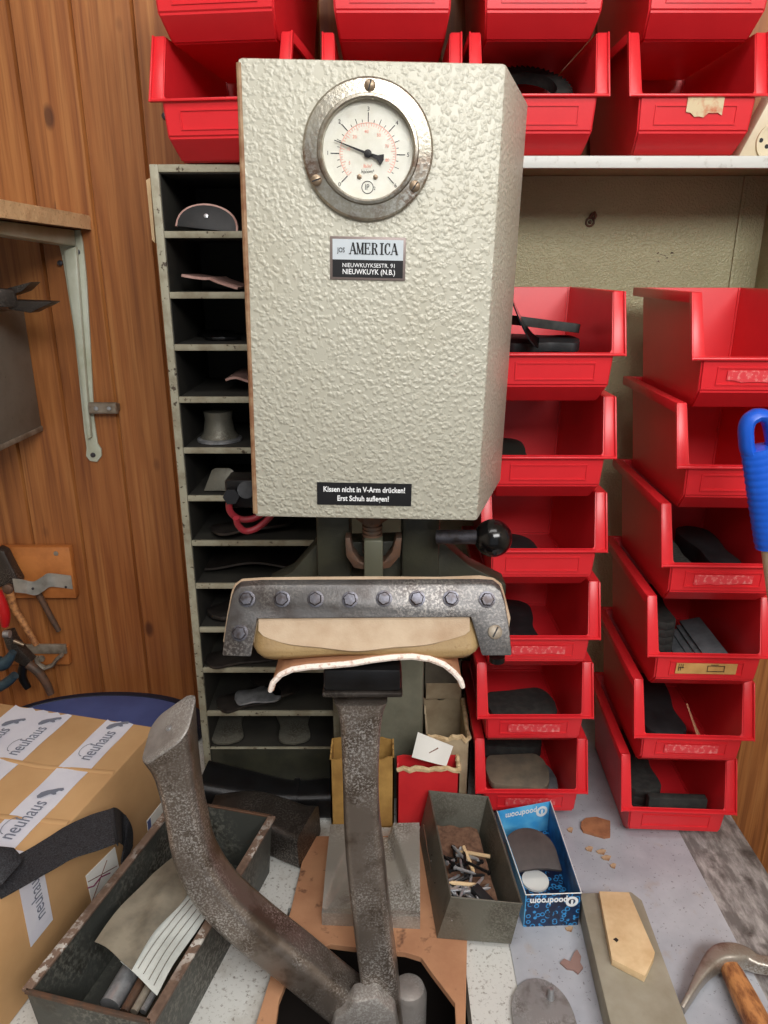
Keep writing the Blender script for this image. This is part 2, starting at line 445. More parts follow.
mb = MB(); mb.box(-1.45, -1.36, -2.6, WY, 0, 2.6); build(mb, 'wall_left', wallp, kind='structure', smooth=0)
mb = MB(); mb.box(1.5, 1.59, -2.6, WY, 0, 2.6); build(mb, 'wall_right', wallp, kind='structure', smooth=0)

# ------------------------------------------------------------------ workbench
bench = thing('workbench', (.05, .7, 0), 'long workbench with worn white paint carrying the press and the tools', 'workbench')
HX0, HX1, HY0, HY1 = -.118, .092, .40, .70      # cut-out for the press pivot
mb = MB()
X0, X1, Y0, Y1 = -.78, .50, .36, 1.168
for a, b, c, d in ((X0, -.2715, Y0, 1.06), (-.2715, HX0, Y0, Y1), (HX1, X1, Y0, Y1), (HX0, HX1, Y0, HY0), (HX0, HX1, HY1, Y1)):
    mb.box(a, b, c, d, ZB - .035, ZB)
bt = build(mb, 'bench_top', M['bench'], bench, smooth=0)
# the paint's own coordinates: object space = bench space, so shift the mesh to world X
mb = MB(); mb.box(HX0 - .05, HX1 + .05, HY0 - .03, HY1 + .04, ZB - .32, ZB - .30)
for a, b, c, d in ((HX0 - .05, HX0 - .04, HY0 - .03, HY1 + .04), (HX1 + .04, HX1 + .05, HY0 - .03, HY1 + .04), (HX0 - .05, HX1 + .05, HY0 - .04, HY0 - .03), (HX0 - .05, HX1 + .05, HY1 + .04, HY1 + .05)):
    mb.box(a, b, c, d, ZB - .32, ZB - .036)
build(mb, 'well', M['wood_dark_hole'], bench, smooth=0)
for sx in (X0 + .04, X1 - .04):
    for sy in (Y0 + .04, Y1 - .16):
        mb = MB(); mb.box(sx - .03, sx + .03, sy - .03, sy + .03, 0, ZB - .036, .003); build(mb, 'leg', M['blockwood'], bench)
mb = MB(); mb.box(.146, .412, .38, 1.105, ZB + .0002, ZB + .0022, .0006)
build(mb, 'linoleum_sheet', M['lino'], None, 'blue-grey linoleum sheet laid on the bench under the red bins', 'mat')
ZL = ZB + .0024                    # level on the linoleum

# ------------------------------------------------------------------ red bins
RIM = .125; PITCHZ = .119
def bin_mesh():
    m = MB(); bm = m.bm
    T = .0024
    for s in (1,):
        pass
    base = [(-.0610, .030, 0), (.0610, .030, 0), (.0605, .214, 0), (-.0605, .214, 0)]
    pan = [(-.065, .004, .022), (.065, .004, .022)]
    lip = [(-.067, .0, .059), (.067, .0, .059)]
    top = [(-.069, .026, RIM), (.069, .026, RIM), (.069, .232, RIM), (-.069, .232, RIM)]
    v = {k: bm.verts.new(c) for k, c in dict(b0=base[0], b1=base[1], b2=base[2], b3=base[3], p0=pan[0], p1=pan[1], l0=lip[0], l1=lip[1], t0=top[0], t1=top[1], t2=top[2], t3=top[3]).items()}
    F_ = lambda *k: bm.faces.new([v[i] for i in k])
    F_('b3', 'b2', 'b1', 'b0'); F_('b0', 'b1', 'p1', 'p0'); F_('p0', 'p1', 'l1', 'l0')
    F_('b2', 'b3', 't3', 't2')
    F_('b3', 'b0', 'p0'); F_('b3', 'p0', 'l0'); F_('b3', 'l0', 't0', 't3')
    F_('b1', 'b2', 'p1'); F_('p1', 'b2', 'l1'); F_('l1', 'b2', 't2', 't1')
    bmesh.ops.recalc_face_normals(bm, faces=bm.faces[:])
    es = [e for e in bm.edges if not e.is_boundary and e.calc_face_angle(0) > .5]
    bmesh.ops.bevel(bm, geom=es, offset=.0022, segments=2, affect='EDGES')
    bmesh.ops.solidify(bm, geom=bm.faces[:], thickness=T)
    # flanges: front uprights, rim, lip
    for s in (-1, 1):
        q = [(s * .0655, -.0010, .0575), (s * .080, -.0010, .0575), (s * .080, .0245, RIM + .001), (s * .0675, .0245, RIM + .001)]
        m.prism([V(c) for c in q], (0, .003, .0), .0008)
        m.hexa([V(c) for c in ((s * .0785, -.005, .0565), (s * .0805, -.005, .0565), (s * .0805, .002, .0565), (s * .0785, .002, .0565), (s * .0785, .0205, RIM + .001), (s * .0805, .0205, RIM + .001), (s * .0805, .028, RIM + .001), (s * .0785, .028, RIM + .001))], .0005)
        m.box(min(s * .068, s * .080), max(s * .068, s * .080), .025, .238, RIM - .002, RIM + .001, .0008)
        m.box(min(s * .0785, s * .0805), max(s * .0785, s * .0805), .025, .238, RIM - .010, RIM + .001, .0005)
    m.box(-.080, .080, .230, .238, RIM - .010, RIM + .001, .001)
    m.box(-.0805, .0805, -.0045, .002, .0565, .0595, .001)
    # card frame on the front panel (panel leans: y from 0 at lip to .007 at bottom)
    yy = lambda z: (.059 - z) / (.059 - .022) * .004 - .0012
    for (xa, xb, za, zb) in ((-.046, .046, .0475, .049), (-.046, .046, .029, .0305), (-.0475, -.046, .029, .049), (.046, .0475, .029, .049)):
        m.hexa([V((xa, yy(za), za)), V((xb, yy(za), za)), V((xb, yy(za) + .002, za)), V((xa, yy(za) + .002, za)),
                V((xa, yy(zb), zb)), V((xb, yy(zb), zb)), V((xb, yy(zb) + .002, zb)), V((xa, yy(zb) + .002, zb))])
    return m
proto_mesh = None
def place_bin(x, y, z, deg, label, group, sx=1.0):
    """x: centre of the front, y: its lip, z: bottom"""
    global proto_mesh
    if proto_mesh is None:
        mb = bin_mesh(); bmesh.ops.recalc_face_normals(mb.bm, faces=mb.bm.faces[:])
        me = bpy.data.meshes.new('storage_bin'); mb.bm.to_mesh(me); mb.bm.free()
        me.materials.append(M['red']); me.shade_smooth(); me.set_sharp_from_angle(angle=math.radians(35))
        o = bpy.data.objects.new('storage_bin', me); COL.objects.link(o); proto_mesh = o
    else:
        o = proto_mesh.copy(); COL.objects.link(o)
    o.location = (x, y, z); o.rotation_euler = (0, 0, math.radians(deg)); o.scale = (sx, 1, 1)
    ROOT[o.name] = Matrix.Translation((x, y, z)) @ Matrix.Rotation(math.radians(deg), 4, 'Z') @ Matrix.Diagonal((sx, 1, 1, 1))
    meta(o, label, 'storage bin', group)
    return o

GL, GR, GT = 'red bins stacked beside the press', 'red bins stacked at the right edge', 'red bins on the top shelf'
binsL, binsR, binsT = [], [], {}
lab_L = ['bottom red bin beside the press, with a tan-grey sole, behind the blue carton',
         'red bin with one dark oval sole, second from the bottom beside the press',
         'red bin right behind the end of the cushion clamp plate beside the press',
         'red bin right behind the black ball knob of the press',
         'nearly empty red bin just under the topmost bin beside the press',
         'red bin heaped with thick black soles, topmost of the stack beside the press']
for k in range(6):
    xr = (.2850, .2830, .2805, .2785, .2770, .2765)[k]
    binsL.append(place_bin(xr - .0035 - .0775, .838 + (k % 2) * .002, ZL + k * PITCHZ, (-.2, .1, 0, .2, -.1, 0)[k], lab_L[k], GL, .968))
lab_R = ['bottom red bin of the right-hand stack, a long dark bar across it',
         'red bin with black sheets and brown leather, second lowest of the right-hand stack',
         'red bin with a brown card label and fanned grey slabs in the right-hand stack',
         'red bin with a grey speckled sole, third from the top of the right-hand stack',
         'empty-looking red bin behind the blue grip, second in the right-hand stack',
         'red bin with its rim under the olive panel, topmost of the right-hand stack']
for k in range(6):
    xl = (.3165, .3190, .3215, .3243, .3272, .3302)[k]
    binsR.append(place_bin(xl + .0765, (.800, .795, .792, .792, .792, .797)[k], ZL + k * PITCHZ, (-2.9, -2.5, -2.2, -2, -2, -2)[k], lab_R[k], GR, .945))

# metal shelf unit above
ZS = CAMZ + .1265                    # shelf surface
shelf = thing('metal_shelf_unit', (.2, 1.05, CAMZ - .33), 'olive hammered metal shelf unit with a whitish front edge carrying red bins', 'shelf')
mb = MB(); mb.box(-.062, .60, .950, 1.170, ZS - .004, ZS - .0005, .0008); build(mb, 'shelf_board', M['panel'], shelf)
mb = MB(); mb.box(-.062, .60, .944, .9505, ZS - .0135, ZS - .0002, .001); build(mb, 'front_edge', M['shelfwhite'], shelf, 'worn whitish front edge')
mb = MB(); mb.box(-.062, .535, 1.103, 1.110, CAMZ - .33, ZS - .0045); mb.box(-.062, .497, 1.103, 1.110, ZB + .001, CAMZ - .33)
mb.box(.497, .503, 1.100, 1.104, CAMZ - .33, ZS - .0045, .001)
build(mb, 'back_panel', M['panel'], shelf)
mb = MB(); mb.box(.535, .542, .967, 1.110, CAMZ - .33, ZS - .0045, .001); build(mb, 'side_panel', M['panel'], shelf)
mb = MB()
hc = P(590, 220, 1.103)
tor = []
for (uu, vv, rr) in ((590, 222, .0055),):
    c = P(uu, vv, 1.1025)
    ringpts = [c + V((rr * math.cos(a) , 0, rr * math.sin(a))) for a in [2 * PI * i / 16 for i in range(17)]]
    mb.tube(ringpts, .0016, 8, up=(0, 1, 0))
    mb.tube([c + V((-.001, 0, .005)), c + V((.001, -.004, .010)), c + V((.004, -.006, .012)), c + V((.006, -.005, .009)), c + V((.005, -.003, .004))], .0022, 8); mb.sphere(c, .0028, 10, 6)
build(mb, 'hook', M['rust'], shelf, 'small rusty hook on the back panel')
mb = MB()
for i in range(9):
    c = P(665 + random.uniform(-8, 8), 259 + random.uniform(-7, 7), 1.1028)
    mb.prism([c + V((random.uniform(-.004, .004), 0, random.uniform(-.002, .002))) for _ in range(4)], (0, .0004, 0))
build(mb, 'rust_chip', M['rust'], shelf, 'rusty chipped patch')

cols = [(219, 93, -7), (392, 92, 0), (539.5, 91, 0), (699, 91, 0)]
lab_T = [['red bin turned slightly right on top of the narrow pigeonhole cabinet, lower of two', 'upper red bin above the pigeonhole cabinet, leftmost in the top row'],
         ['red bin right behind the top edge of the grey press head, lower of two', 'red bin above the gauge, cut by the top of the photo'],
         ['red bin holding a toothed black ring on the shelf', 'red bin stacked over the one with the toothed black ring'],
         ['empty red bin with a torn paper label on its front on the shelf', 'red bin over the one with the torn paper label, at the top right']]
for i, (u, v, dg) in enumerate(cols):
    YT = .926 if i else .893
    c = P(u, v, YT)
    for r in range(2):
        zz = ZS if i else CAMZ + .1165
        b = place_bin(c.x, YT, zz + .0005 + r * PITCHZ, dg, lab_T[i][r], GT, .98)
        binsT[(i, r)] = b
# a third layer rests out of the frame: left out

def panel_card(b, mat, x0, x1, z0, z1, name, label, wig=0):
    m = MB(); yy = lambda z: (.059 - z) / (.059 - .022) * .004 - .0016
    pts = []
    n = 8
    for i in range(n + 1): pts.append((x0 + (x1 - x0) * i / n, z1))
    for i in range(n + 1): pts.append((x1 - (x1 - x0) * i / n, z0 + (random.uniform(0, wig) if wig else 0)))
    m.prism([V((a, yy(z), z)) for a, z in pts], (0, .0004, 0))
    return build(m, name, mat, b, label, local=True)
def on_panel(b, x, z, s=1):
    yy = (.059 - z) / (.059 - .022) * .004 - .0021
    mm = frame((x, yy, z), (1, 0, 0), (0, -.0, 1)); return mm
panel_card(binsT[(3, 0)], M['oldlabel'], -.012, .030, .034, .0585, 'paper_label', 'torn stained paper label', .008)
cd = panel_card(binsR[2], M['gold'], -.040, .038, .0315, .047, 'label_card', 'brown card with a pen-drawn frame')
m = MB()
for (xa, xb, za, zb) in ((.000, .022, .0435, .0441), (.000, .022, .0355, .0361), (.000, .0006, .0355, .0441), (.0214, .022, .0355, .0441), (.004, .014, .0452, .0458)):
    y = (.059 - (za + zb) / 2) / .037 * .004 - .0024
    m.box(xa, xb, y, y + .0005, za, zb)
build(m, 'pen_frame', M['ink'], cd, local=True, smooth=0)
m = MB()
for (xa, xb, za, zb) in (
                          (-.037, -.0364, .036, .046), (-.0345, -.0339, .037, .046), (-.037, -.030, .0405, .0411), (-.032, -.0314, .040, .046)):
    y = (.059 - (za + zb) / 2) / .037 * .004 - .0024
    m.box(xa, xb, y, y + .0005, za, zb)
build(m, 'pen_scribble', M['ink'], cd, local=True, smooth=0)
for b in (binsL[1], binsL[2], binsR[3], binsR[1], binsR[5], binsL[0]):
    panel_card(b, M['redscuff'], -.036, .036, .032, .0455, 'glue_residue', 'pale rubbed label remains', .003)
for dx, dz in ((-.016, 0), (-.006, 0)):
    mm = on_panel(binsT[(2, 0)], -.022 + dx + .006, .040)
    tm = text_mb('7', .016, mm, .8, .0002)
    build(tm, 'pencil_mark', M['greymark'], binsT[(2, 0)], 'grey pencil figure', local=True, smooth=0)

# ------------------------------------------------------------------ soles, heels and plates
def sole_pts(L, W, n=34, waist=.72):
    """outline of a sole: heel at y=0, toe at y=L"""
    R = []
    for i in range(n + 1):
        s = i / n
        w = W / 2 * ((.78 - .0 * s) if s < .25 else 1) 
        w = W / 2 * (.76 * (1 - s) + 1.0 * s - (1 - waist) * math.exp(-((s - .38) / .16) ** 2) * .55)
        if s < .12: w *= math.sqrt(max(0, 1 - ((.12 - s) / .12) ** 2)) * .98 + .02
        if s > .78: w *= math.sqrt(max(0, 1 - ((s - .78) / .22) ** 2)) * .98 + .02
        R.append((w, s * L))
    return [(w, y) for w, y in R] + [(-w, y) for w, y in R[::-1]]
def heel_pts(L, W, n=24, notch=.0):
    pts = [(W / 2, 0), (W / 2 * 1.0, L * .45)]
    for i in range(n + 1):
        a = PI * i / n
        pts.append((W / 2 * math.cos(a), L * .45 + L * .55 * math.sin(a)))
    pts += [(-W / 2, 0)]
    pts += [(-W / 4, notch), (0, notch * 1.3), (W / 4, notch)] if notch else []
    return pts
def flat_piece(pts, th, M4, bend=0.0, bev=.0008):
    """outline in local xy, thickness in z, bent along y, then placed by M4"""
    m = MB(); m.prism([V((x, y, 0)) for x, y in pts], (0, 0, th), bev)
    if bend:
        bmesh.ops.triangulate(m.bm, faces=m.bm.faces[:])
        for v in m.bm.verts: v.co.z += bend * v.co.y * v.co.y
    return m.xf(M4)
def pose(loc, rz=0, rx=0, ry=0):
    return Matrix.Translation(loc) @ Matrix.Rotation(math.radians(rz), 4, 'Z') @ Matrix.Rotation(math.radians(ry), 4, 'Y') @ Matrix.Rotation(math.radians(rx), 4, 'X')
def bpose(b, x, y, z, rz=0, rx=0, ry=0):
    return ROOT[b.name] @ pose((x, y, z), rz, rx, ry)

FZ = .0028                         # bin floor level
def piece(pts, th, M4, mat, label, name='shoe_sole', cat='shoe sole', bend=0, group=None):
    return build(flat_piece(pts, th, M4, bend), name, mat, None, label, cat, group)
b = binsL[5]
for i in range(4):
    piece(sole_pts(.16, .075), .0120, bpose(b, -.012 + .003 * i, .032, FZ + .0004 + i * .0127, (2, -2, 3, 0)[i]), M['black'], ['lowest', 'second lowest', 'third', 'uppermost'][i] + ' of the flat black soles in the topmost bin beside the press', group='flat black soles in the topmost bin')
piece(sole_pts(.105, .09), .011, bpose(b, .048, .085, FZ + .054, 84, 0, -3), M['black'], 'thick black sole lying across the topmost bin beside the press')
piece(sole_pts(.11, .085), .011, bpose(b, .050, .115, FZ + .070, 96, 7, 2), M['darkrub'], 'thick black sole with a worn edge on top in the topmost bin beside the press')
m = MB()
m.grid(lambda a, c: ROOT[b.name] @ V((-.060 + .042 * a + .012 * c, .018 + .055 * c, .064 + .072 * (1 - a) ** 1.5 * (1 - .2 * c) + .006 * c)), 10, 6); m.thick(.0015)
build(m, 'rubber_sheet', M['blackgloss'], None, 'glossy black pointed sheet standing up in the topmost bin beside the press', 'rubber sheet')
b = binsL[4]
for i in range(3):
    piece(sole_pts(.15, .05), .012, bpose(b, -.028, .035, FZ + .0004 + i * .0125), plain('green_black_rubber', S(30, 44, 38), .6) if i == 0 else bpy.data.materials['green_black_rubber'], ['lowest', 'middle', 'uppermost'][i] + ' of the dark greenish soles in the bin under the topmost one', group='greenish soles')
b = binsL[3]
piece(heel_pts(.07, .056), .030, bpose(b, -.018, .06, FZ + .0004, 4), M['black'], 'dark heel piece in the bin behind the black ball knob', 'heel_piece', 'heel piece')
b = binsL[2]
piece(sole_pts(.145, .066), .022, bpose(b, -.010, .040, FZ + .0004, 0), M['black'], 'dark sole low in the bin behind the cushion clamp plate')
b = binsL[1]
piece(sole_pts(.104, .085, waist=.95), .020, bpose(b, -.053, .082, FZ + .0004, -86), M['darkrub'], 'dark oval sole lying across the second lowest bin beside the press')
b = binsL[0]
piece(sole_pts(.098, .082, waist=1.0), .013, bpose(b, -.040, .078, FZ + .0004, -88), M['greyrub'], 'grey sole under the tan-grey one in the bottom bin beside the press')
piece(sole_pts(.098, .085, waist=1.0), .010, bpose(b, -.052, .088, FZ + .0142, -92), M['tanrub'], 'tan-grey sole on top of the grey one in the bottom bin beside the press')
piece(sole_pts(.104, .05, waist=1.0), .022, bpose(b, -.052, .165, FZ + .0004, -90), M['darkrub'], 'dark sole at the back of the bottom bin beside the press')
b = binsR[3]
piece(sole_pts(.150, .046), .028, bpose(b, -.027, .044, FZ + .0004, 0), plain('speckled_grey_rubber', S(72, 76, 70), .8, 0, S(44, 46, 44), 260, .45, .55), 'grey speckled sole at the left of the third bin of the right-hand stack')
piece([(-.022, 0), (.022, 0), (.022, .012), (-.022, .012)], .004, bpose(b, -.012, .022, FZ + .0315, 6, 0, -8), M['greyrub'], 'light grey strip with a bright cut edge on the grey speckled sole', 'rubber_strip', 'rubber strip')
piece(sole_pts(.15, .054), .036, bpose(b, .028, .045, FZ + .0004, 0), M['black'], 'thick black sole beside the grey speckled sole')
b = binsR[2]
for i in range(4):
    piece([(-.015, 0), (.015, 0), (.015, .11), (-.015, .11)], .0045, bpose(b, (.006, .020, .029, .035)[i], (.032, .036, .040, .044)[i], FZ + .0085 + .0052 * i, -1, 0, -14), M['greyrub'],
          ['leftmost', 'second from left', 'third from left', 'rightmost'][i] + ' of the four fanned grey slabs in the bin with the brown card label', 'rubber_slab', 'rubber slab', group='fanned grey slabs')
for i in range(6):
    piece(sole_pts(.14, .044), .0105, bpose(b, -.033, .065, FZ + .0005 + i * .0108, (2 - i) * .4), M['darkrub'],
          ['lowest', 'second lowest', 'third', 'fourth', 'second highest', 'topmost'][i] + ' of the stacked dark soles beside the fanned grey slabs', group='stacked dark soles in the labelled bin')
b = binsR[1]
piece(sole_pts(.16, .074), .034, bpose(b, -.016, .034, FZ + .0004, 0), M['black'], 'wide black sole in the second lowest bin of the right-hand stack')
m = MB(); m.grid(lambda a, c: ROOT[b.name] @ V((.026 + .022 * a - .004 * c, .040 + .04 * c, .006 + .05 * (1 - a) * (.5 + .5 * c) + .0 * a)), 6, 6); m.thick(.002)
build(m, 'leather_scrap', M['fibre'], None, 'curled brown leather scrap in the second lowest bin of the right-hand stack', 'leather scrap')
b = binsR[0]
for i in range(3):
    piece(sole_pts(.15, .066), .012, bpose(b, -.022, .058, FZ + .0005 + i * .0125, 1 * i), M['darkrub'],
          ['lowest', 'middle', 'topmost'][i] + ' of the dark soles in the bottom bin of the right-hand stack', group='dark soles in the bottom right bin')
m = MB(); m.box(-.028, .056, .034, .046, FZ + .0004, FZ + .046, .001, ROOT[b.name])
build(m, 'rubber_bar', M['darkrub'], None, 'long dark grey bar across the front of the bottom bin of the right-hand stack', 'rubber bar')
# toothed ring in the top bin
b = binsT[(2, 0)]
m = MB(); cx, cy = .0, .10; R = .047
n = 46; outer = []
for i in range(n):
    a = 2 * PI * i / n
    for (q, rr) in ((0, R), (.5, R + .0060)):
        aa = a + q * 2 * PI / n; outer.append((cx + rr * math.cos(aa), cy + rr * math.sin(aa)))
inner = [(cx + (R - .014) * math.cos(2 * PI * i / (2 * n)), cy + (R - .014) * math.sin(2 * PI * i / (2 * n))) for i in range(2 * n)]
Mb = bpose(b, .004, .092, .075, 0, 36, 4)
o0 = [m.bm.verts.new(Mb @ V((x, y - cy, 0))) for x, y in outer]; o1 = [m.bm.verts.new(Mb @ V((x, y - cy, .014))) for x, y in outer]
i0 = [m.bm.verts.new(Mb @ V((x, y - cy, 0))) for x, y in inner]; i1 = [m.bm.verts.new(Mb @ V((x, y - cy, .014))) for x, y in inner]
N = len(o0)
for i in range(N):
    j = (i + 1) % N
    m.face([o0[i], o0[j], o1[j], o1[i]]); m.face([i0[j], i0[i], i1[i], i1[j]]); m.face([o1[i], o1[j], i1[j], i1[i]]); m.face([o0[j], o0[i], i0[i], i0[j]])
build(m, 'toothed_ring', M['darkrub'], None, 'black toothed rubber ring lying in a red bin on the shelf', 'rubber ring', smooth=20)
piece(sole_pts(.15, .09), .034, bpose(b, 0, .045, FZ + .0004, 0), M['black'], 'thick black sole under the toothed ring in the shelf bin')

# ivory socket strip leaning on the shelf
ss = thing('socket_strip', V((P(752, 157, .98).x, .98, ZS)), 'ivory socket strip tilted on the shelf at the right edge', 'socket')
mm = Matrix.Translation(V((P(737, 157, .98).x, .98, ZS))) @ Matrix.Rotation(math.radians(24), 4, 'Y')
b0 = mm @ V((0, 0, 0)); ztop = b0.z; iw = .058 / math.cos(math.radians(24))
m = MB(); m.prism([V((b0.x, b0.y, ztop + .0004)), V((b0.x + iw, b0.y, ztop + .0004)), mm @ V((.058, 0, .16)), mm @ V((0, 0, .16))], (0, .03, 0), .003); build(m, 'body', M['ivory'], ss)
m = MB(); m.lathe([(.022, 0), (.022, .003), (.0195, .003), (.0195, .0008), (.001, .0008)], 32, mm @ Matrix.Translation((.031, -.0001, .034)) @ Matrix.Rotation(PI / 2, 4, 'X')); build(m, 'socket_face', M['ivory'], ss)
for dx, dz in ((-.0085, .006), (-.006, -.007), (-.016, -.004), (.008, .005)):
    m = MB(); m.cyl(mm @ V((.031 + dx, -.0012, .034 + dz)), mm @ V((.031 + dx, -.0002, .034 + dz)), .0026, n=10); build(m, 'pin_hole', M['ink'], ss)

# ------------------------------------------------------------------ pigeonhole cabinet
CY = .93
cxl = -.2725; cxr = -.066
Zt = CAMZ + .1155
cab = thing('pigeonhole_cabinet', (-.17, 1.0, ZB), 'tall narrow grey-green pigeonhole cabinet full of shoe plates against the boarding', 'cabinet')
m = MB(); m.box(cxl, cxl + .010, CY, 1.11, ZB + .0005, Zt, .001); build(m, 'side_panel', M['cabinet'], cab)
m = MB(); m.box(cxr - .009, cxr, CY, 1.11, ZB + .0005, Zt, .001); build(m, 'side_panel', M['cabinet'], cab)
m = MB(); m.box(cxl + .010, cxr - .009, CY, 1.11, Zt - .0085, Zt, .001); build(m, 'top_board', M['cabinet'], cab)
m = MB(); m.box(cxl + .0102, cxr - .0092, 1.100, 1.11, ZB + .0005, Zt - .0085); build(m, 'back_board', M['cabshade'], cab)
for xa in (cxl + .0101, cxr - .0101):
    m = MB(); m.box(xa, xa + .0010, CY + .003, 1.0998, ZB + .003, Zt - .0088); build(m, 'shade_sheet', M['cabshade'], cab, 'thin inner sheet coloured dark as shade')  # sheets added to paint the shade onto the inner sides
m = MB(); m.box(cxl + .0112, cxr - .0102, CY + .003, 1.0998, Zt - .0098, Zt - .0088); build(m, 'shade_sheet', M['cabshade'], cab, 'thin inner sheet coloured dark as shade')  # added sheet, same painted shade under the top board
shelf_v = [231, 292, 344.5, 397, 448, 496, 541, 584, 628, 668.5, 712]
SZ = []
for v in shelf_v:
    z = P(200, v, CY).z; SZ.append(z)
    m = MB(); m.box(cxl + .0112, cxr - .0102, CY + .0055, 1.0998, z - .0070, z - .0002); sh_ = build(m, 'shelf', M['cabshade'], cab, 'shelf coloured dark as shade, with a painted front edge')
    m = MB(); m.box(cxl + .0102, cxr - .0092, CY + .001, CY + .0054, z - .0078, z, .0008); build(m, 'front_edge', M['cabinet'], sh_, 'painted front edge')
zk = P(220, 749, CY).z; SZ.append(zk)
m = MB(); m.box(cxl + .0102, cxr - .0092, CY + .004, CY + .012, ZB + .0005, zk - .002, .0006); build(m, 'plinth_board', M['dgreen'], cab, 'dark olive plinth board')
m = MB(); m.box(cxl + .0112, cxr - .0102, CY + .0065, 1.0998, zk - .0075 + .0058, zk - .0002); bs_ = build(m, 'bottom_shelf', M['cabshade'], cab, 'lowest shelf coloured dark as shade')
m = MB(); m.box(cxl + .0102, cxr - .0092, CY + .002, CY + .0064, zk - .0019, zk, .0004); build(m, 'front_edge', M['cabinet'], bs_, 'painted front edge')
m = MB(); m.prism([P(146, 180, 1.0), P(150, 178, 1.0), P(155, 243, 1.0), P(152, 240, 1.0)], (0, .05, 0), 0)
build(m, 'wood_sliver', M['palewood'], cab, 'pale wooden sliver along the left side')

def cslot(u, k, dy=.03):           # world point on shelf k at photo column u
    z = SZ[k] + .0006
    d = ray(u, 512); p = P(u, 512, CY); t = G(u, 700, z)
    y = CY + dy
    # x for this column at level z
    depth = y * math.cos(PITCH) + (CAMZ - z) * math.sin(PITCH)
    return V(((u - 384) / F * depth, y, z))
slot_names = ['top', 'second', 'third', 'fourth', 'fifth', 'sixth', 'seventh', 'eighth', 'ninth', 'tenth', 'eleventh', 'lowest']
def slot_sole(k, u, dy, rz, mat, label, L=.13, W=.06, th=.004, rx=0, ry=0, bend=0, up=.0):
    piece(sole_pts(L, W), th, pose(cslot(u, k, dy) + V((0, 0, up)), rz, rx, ry), mat, label, 'shoe_plate', 'shoe plate', bend)
steelp = plain('dark_shoe_plate', S(74, 68, 64), .38, .6, S(56, 50, 48), 40)
# top: rounded end with a pinkish edge and rivet
tp = cslot(207, 0, .012)
t1 = thing('shoe_plate', tp, 'black round-nosed shoe plate with a pinkish edge and a rivet in the top pigeonhole', 'shoe plate')
mmx = Matrix.Translation(tp) @ Matrix.Rotation(math.radians(28), 4, 'Y') @ Matrix.Rotation(0, 4, 'X')
half = [(.036 * math.cos(PI * i / 16), .030 * math.sin(PI * i / 16) ** .8) for i in range(17)]
MT = Matrix.Translation(tp + V((0, 0, .0005))) @ Matrix.Rotation(math.radians(6), 4, 'Y') @ Matrix.Rotation(math.radians(70), 4, 'X')
m = MB(); m.prism([MT @ V((x, y, 0)) for x, y in half], MT.to_3x3() @ V((0, 0, .0035)), .0004); build(m, 'plate', M['black'], t1)
m = MB(); m.tube([MT @ V((x * 1.0, y, .002)) for x, y in half], .0018, 8, up=(0, 1, 0)); build(m, 'edge', M['pinkedge'], t1)
m = MB(); m.lathe([(.0028, 0), (.0026, .0012), (.0005, .0018)], 14, MT @ Matrix.Translation((-.002, .016, .0035))); build(m, 'rivet', M['steel'], t1)
# second: curved plate with a pale edge
def wavy(k, u0, u1, dy, f, mat, label, depth=.1, th=.003):
    a = cslot(u0, k, dy); c = cslot(u1, k, dy); mbx = MB()
    mbx.grid(lambda s, r: V((a.x + (c.x - a.x) * s, a.y + depth * r, a.z + f(s) + .0040)), 14, 5); mbx.thick(th)
    build(mbx, 'shoe_plate', mat, None, label, 'shoe plate')
wavy(1, 183, 238, .02, lambda s: .016 - .004 * math.sin(s * PI * 1.0) if s < .5 else .012 - .012 * ((s - .5) / .5) ** .8 + .0005, M['pinkedge'], 'curved plate with a pale pinkish edge in the second pigeonhole')
wavy(3, 226, 262, .03, lambda s: .014 + .003 * math.sin(s * 6), M['pinkedge'], 'small wavy pale-edged plate in the fourth pigeonhole')
slot_sole(2, 225, .05, 20, M['iron'], 'dark plate lying at the back of the third pigeonhole')
# fifth: flared iron form on a plate
c = cslot(220, 4, .045)
t5 = thing('iron_form', c, 'flared iron heel form standing on a bright plate in the fifth pigeonhole', 'iron form')
m = MB(); m.lathe([(.030, .0), (.030, .003), (.026, .0045), (.001, .0045)], 28, Matrix.Translation(c)); build(m, 'plate', M['steel'], t5)
m = MB(); m.lathe([(.026, .0047), (.021, .012), (.018, .030), (.0195, .040), (.001, .041)], 24, Matrix.Translation(c)); build(m, 'form', M['tin'], t5)
MT = pose(cslot(222, 5, .02) + V((0, 0, .0005)), 0, 74, 0)
m = MB(); m.prism([MT @ V(q) for q in ((-.024, 0, 0), (.02, 0, 0), (.016, .028, 0), (.011, .031, 0), (-.008, .031, 0), (-.013, .028, 0))], MT.to_3x3() @ V((0, 0, .003)), .0005)
build(m, 'shoe_plate', M['tin'], None, 'grey tapered plate leaning upright in the sixth pigeonhole beside the valve', 'shoe plate')
slot_sole(6, 212, .015, -60, steelp, 'long dark plate across the seventh pigeonhole behind the red hoses', L=.12, up=.006)
wavy(7, 205, 300, .03, lambda s: .006 + .010 * math.sin(s * 3.0) ** 2, steelp, 'arched dark plate in the eighth pigeonhole')
slot_sole(8, 212, .02, -40, steelp, 'dark plate with a worn edge in the ninth pigeonhole', th=.006, up=.004)
slot_sole(9, 206, .012, -70, steelp, 'dark plate across the tenth pigeonhole behind the clamp plate', L=.12, up=.001)
slot_sole(10, 217, .010, -62, steelp, 'lower dark plate at the front of the eleventh pigeonhole', L=.10, up=.0)
slot_sole(10, 235, .016, -74, M['steel'], 'bright oval plate raised at the front of the eleventh pigeonhole', L=.07, W=.05, th=.003, up=.010)
slot_sole(10, 292, .03, 40, steelp, 'dark plate slanting at the right of the eleventh pigeonhole', L=.09, up=.009)
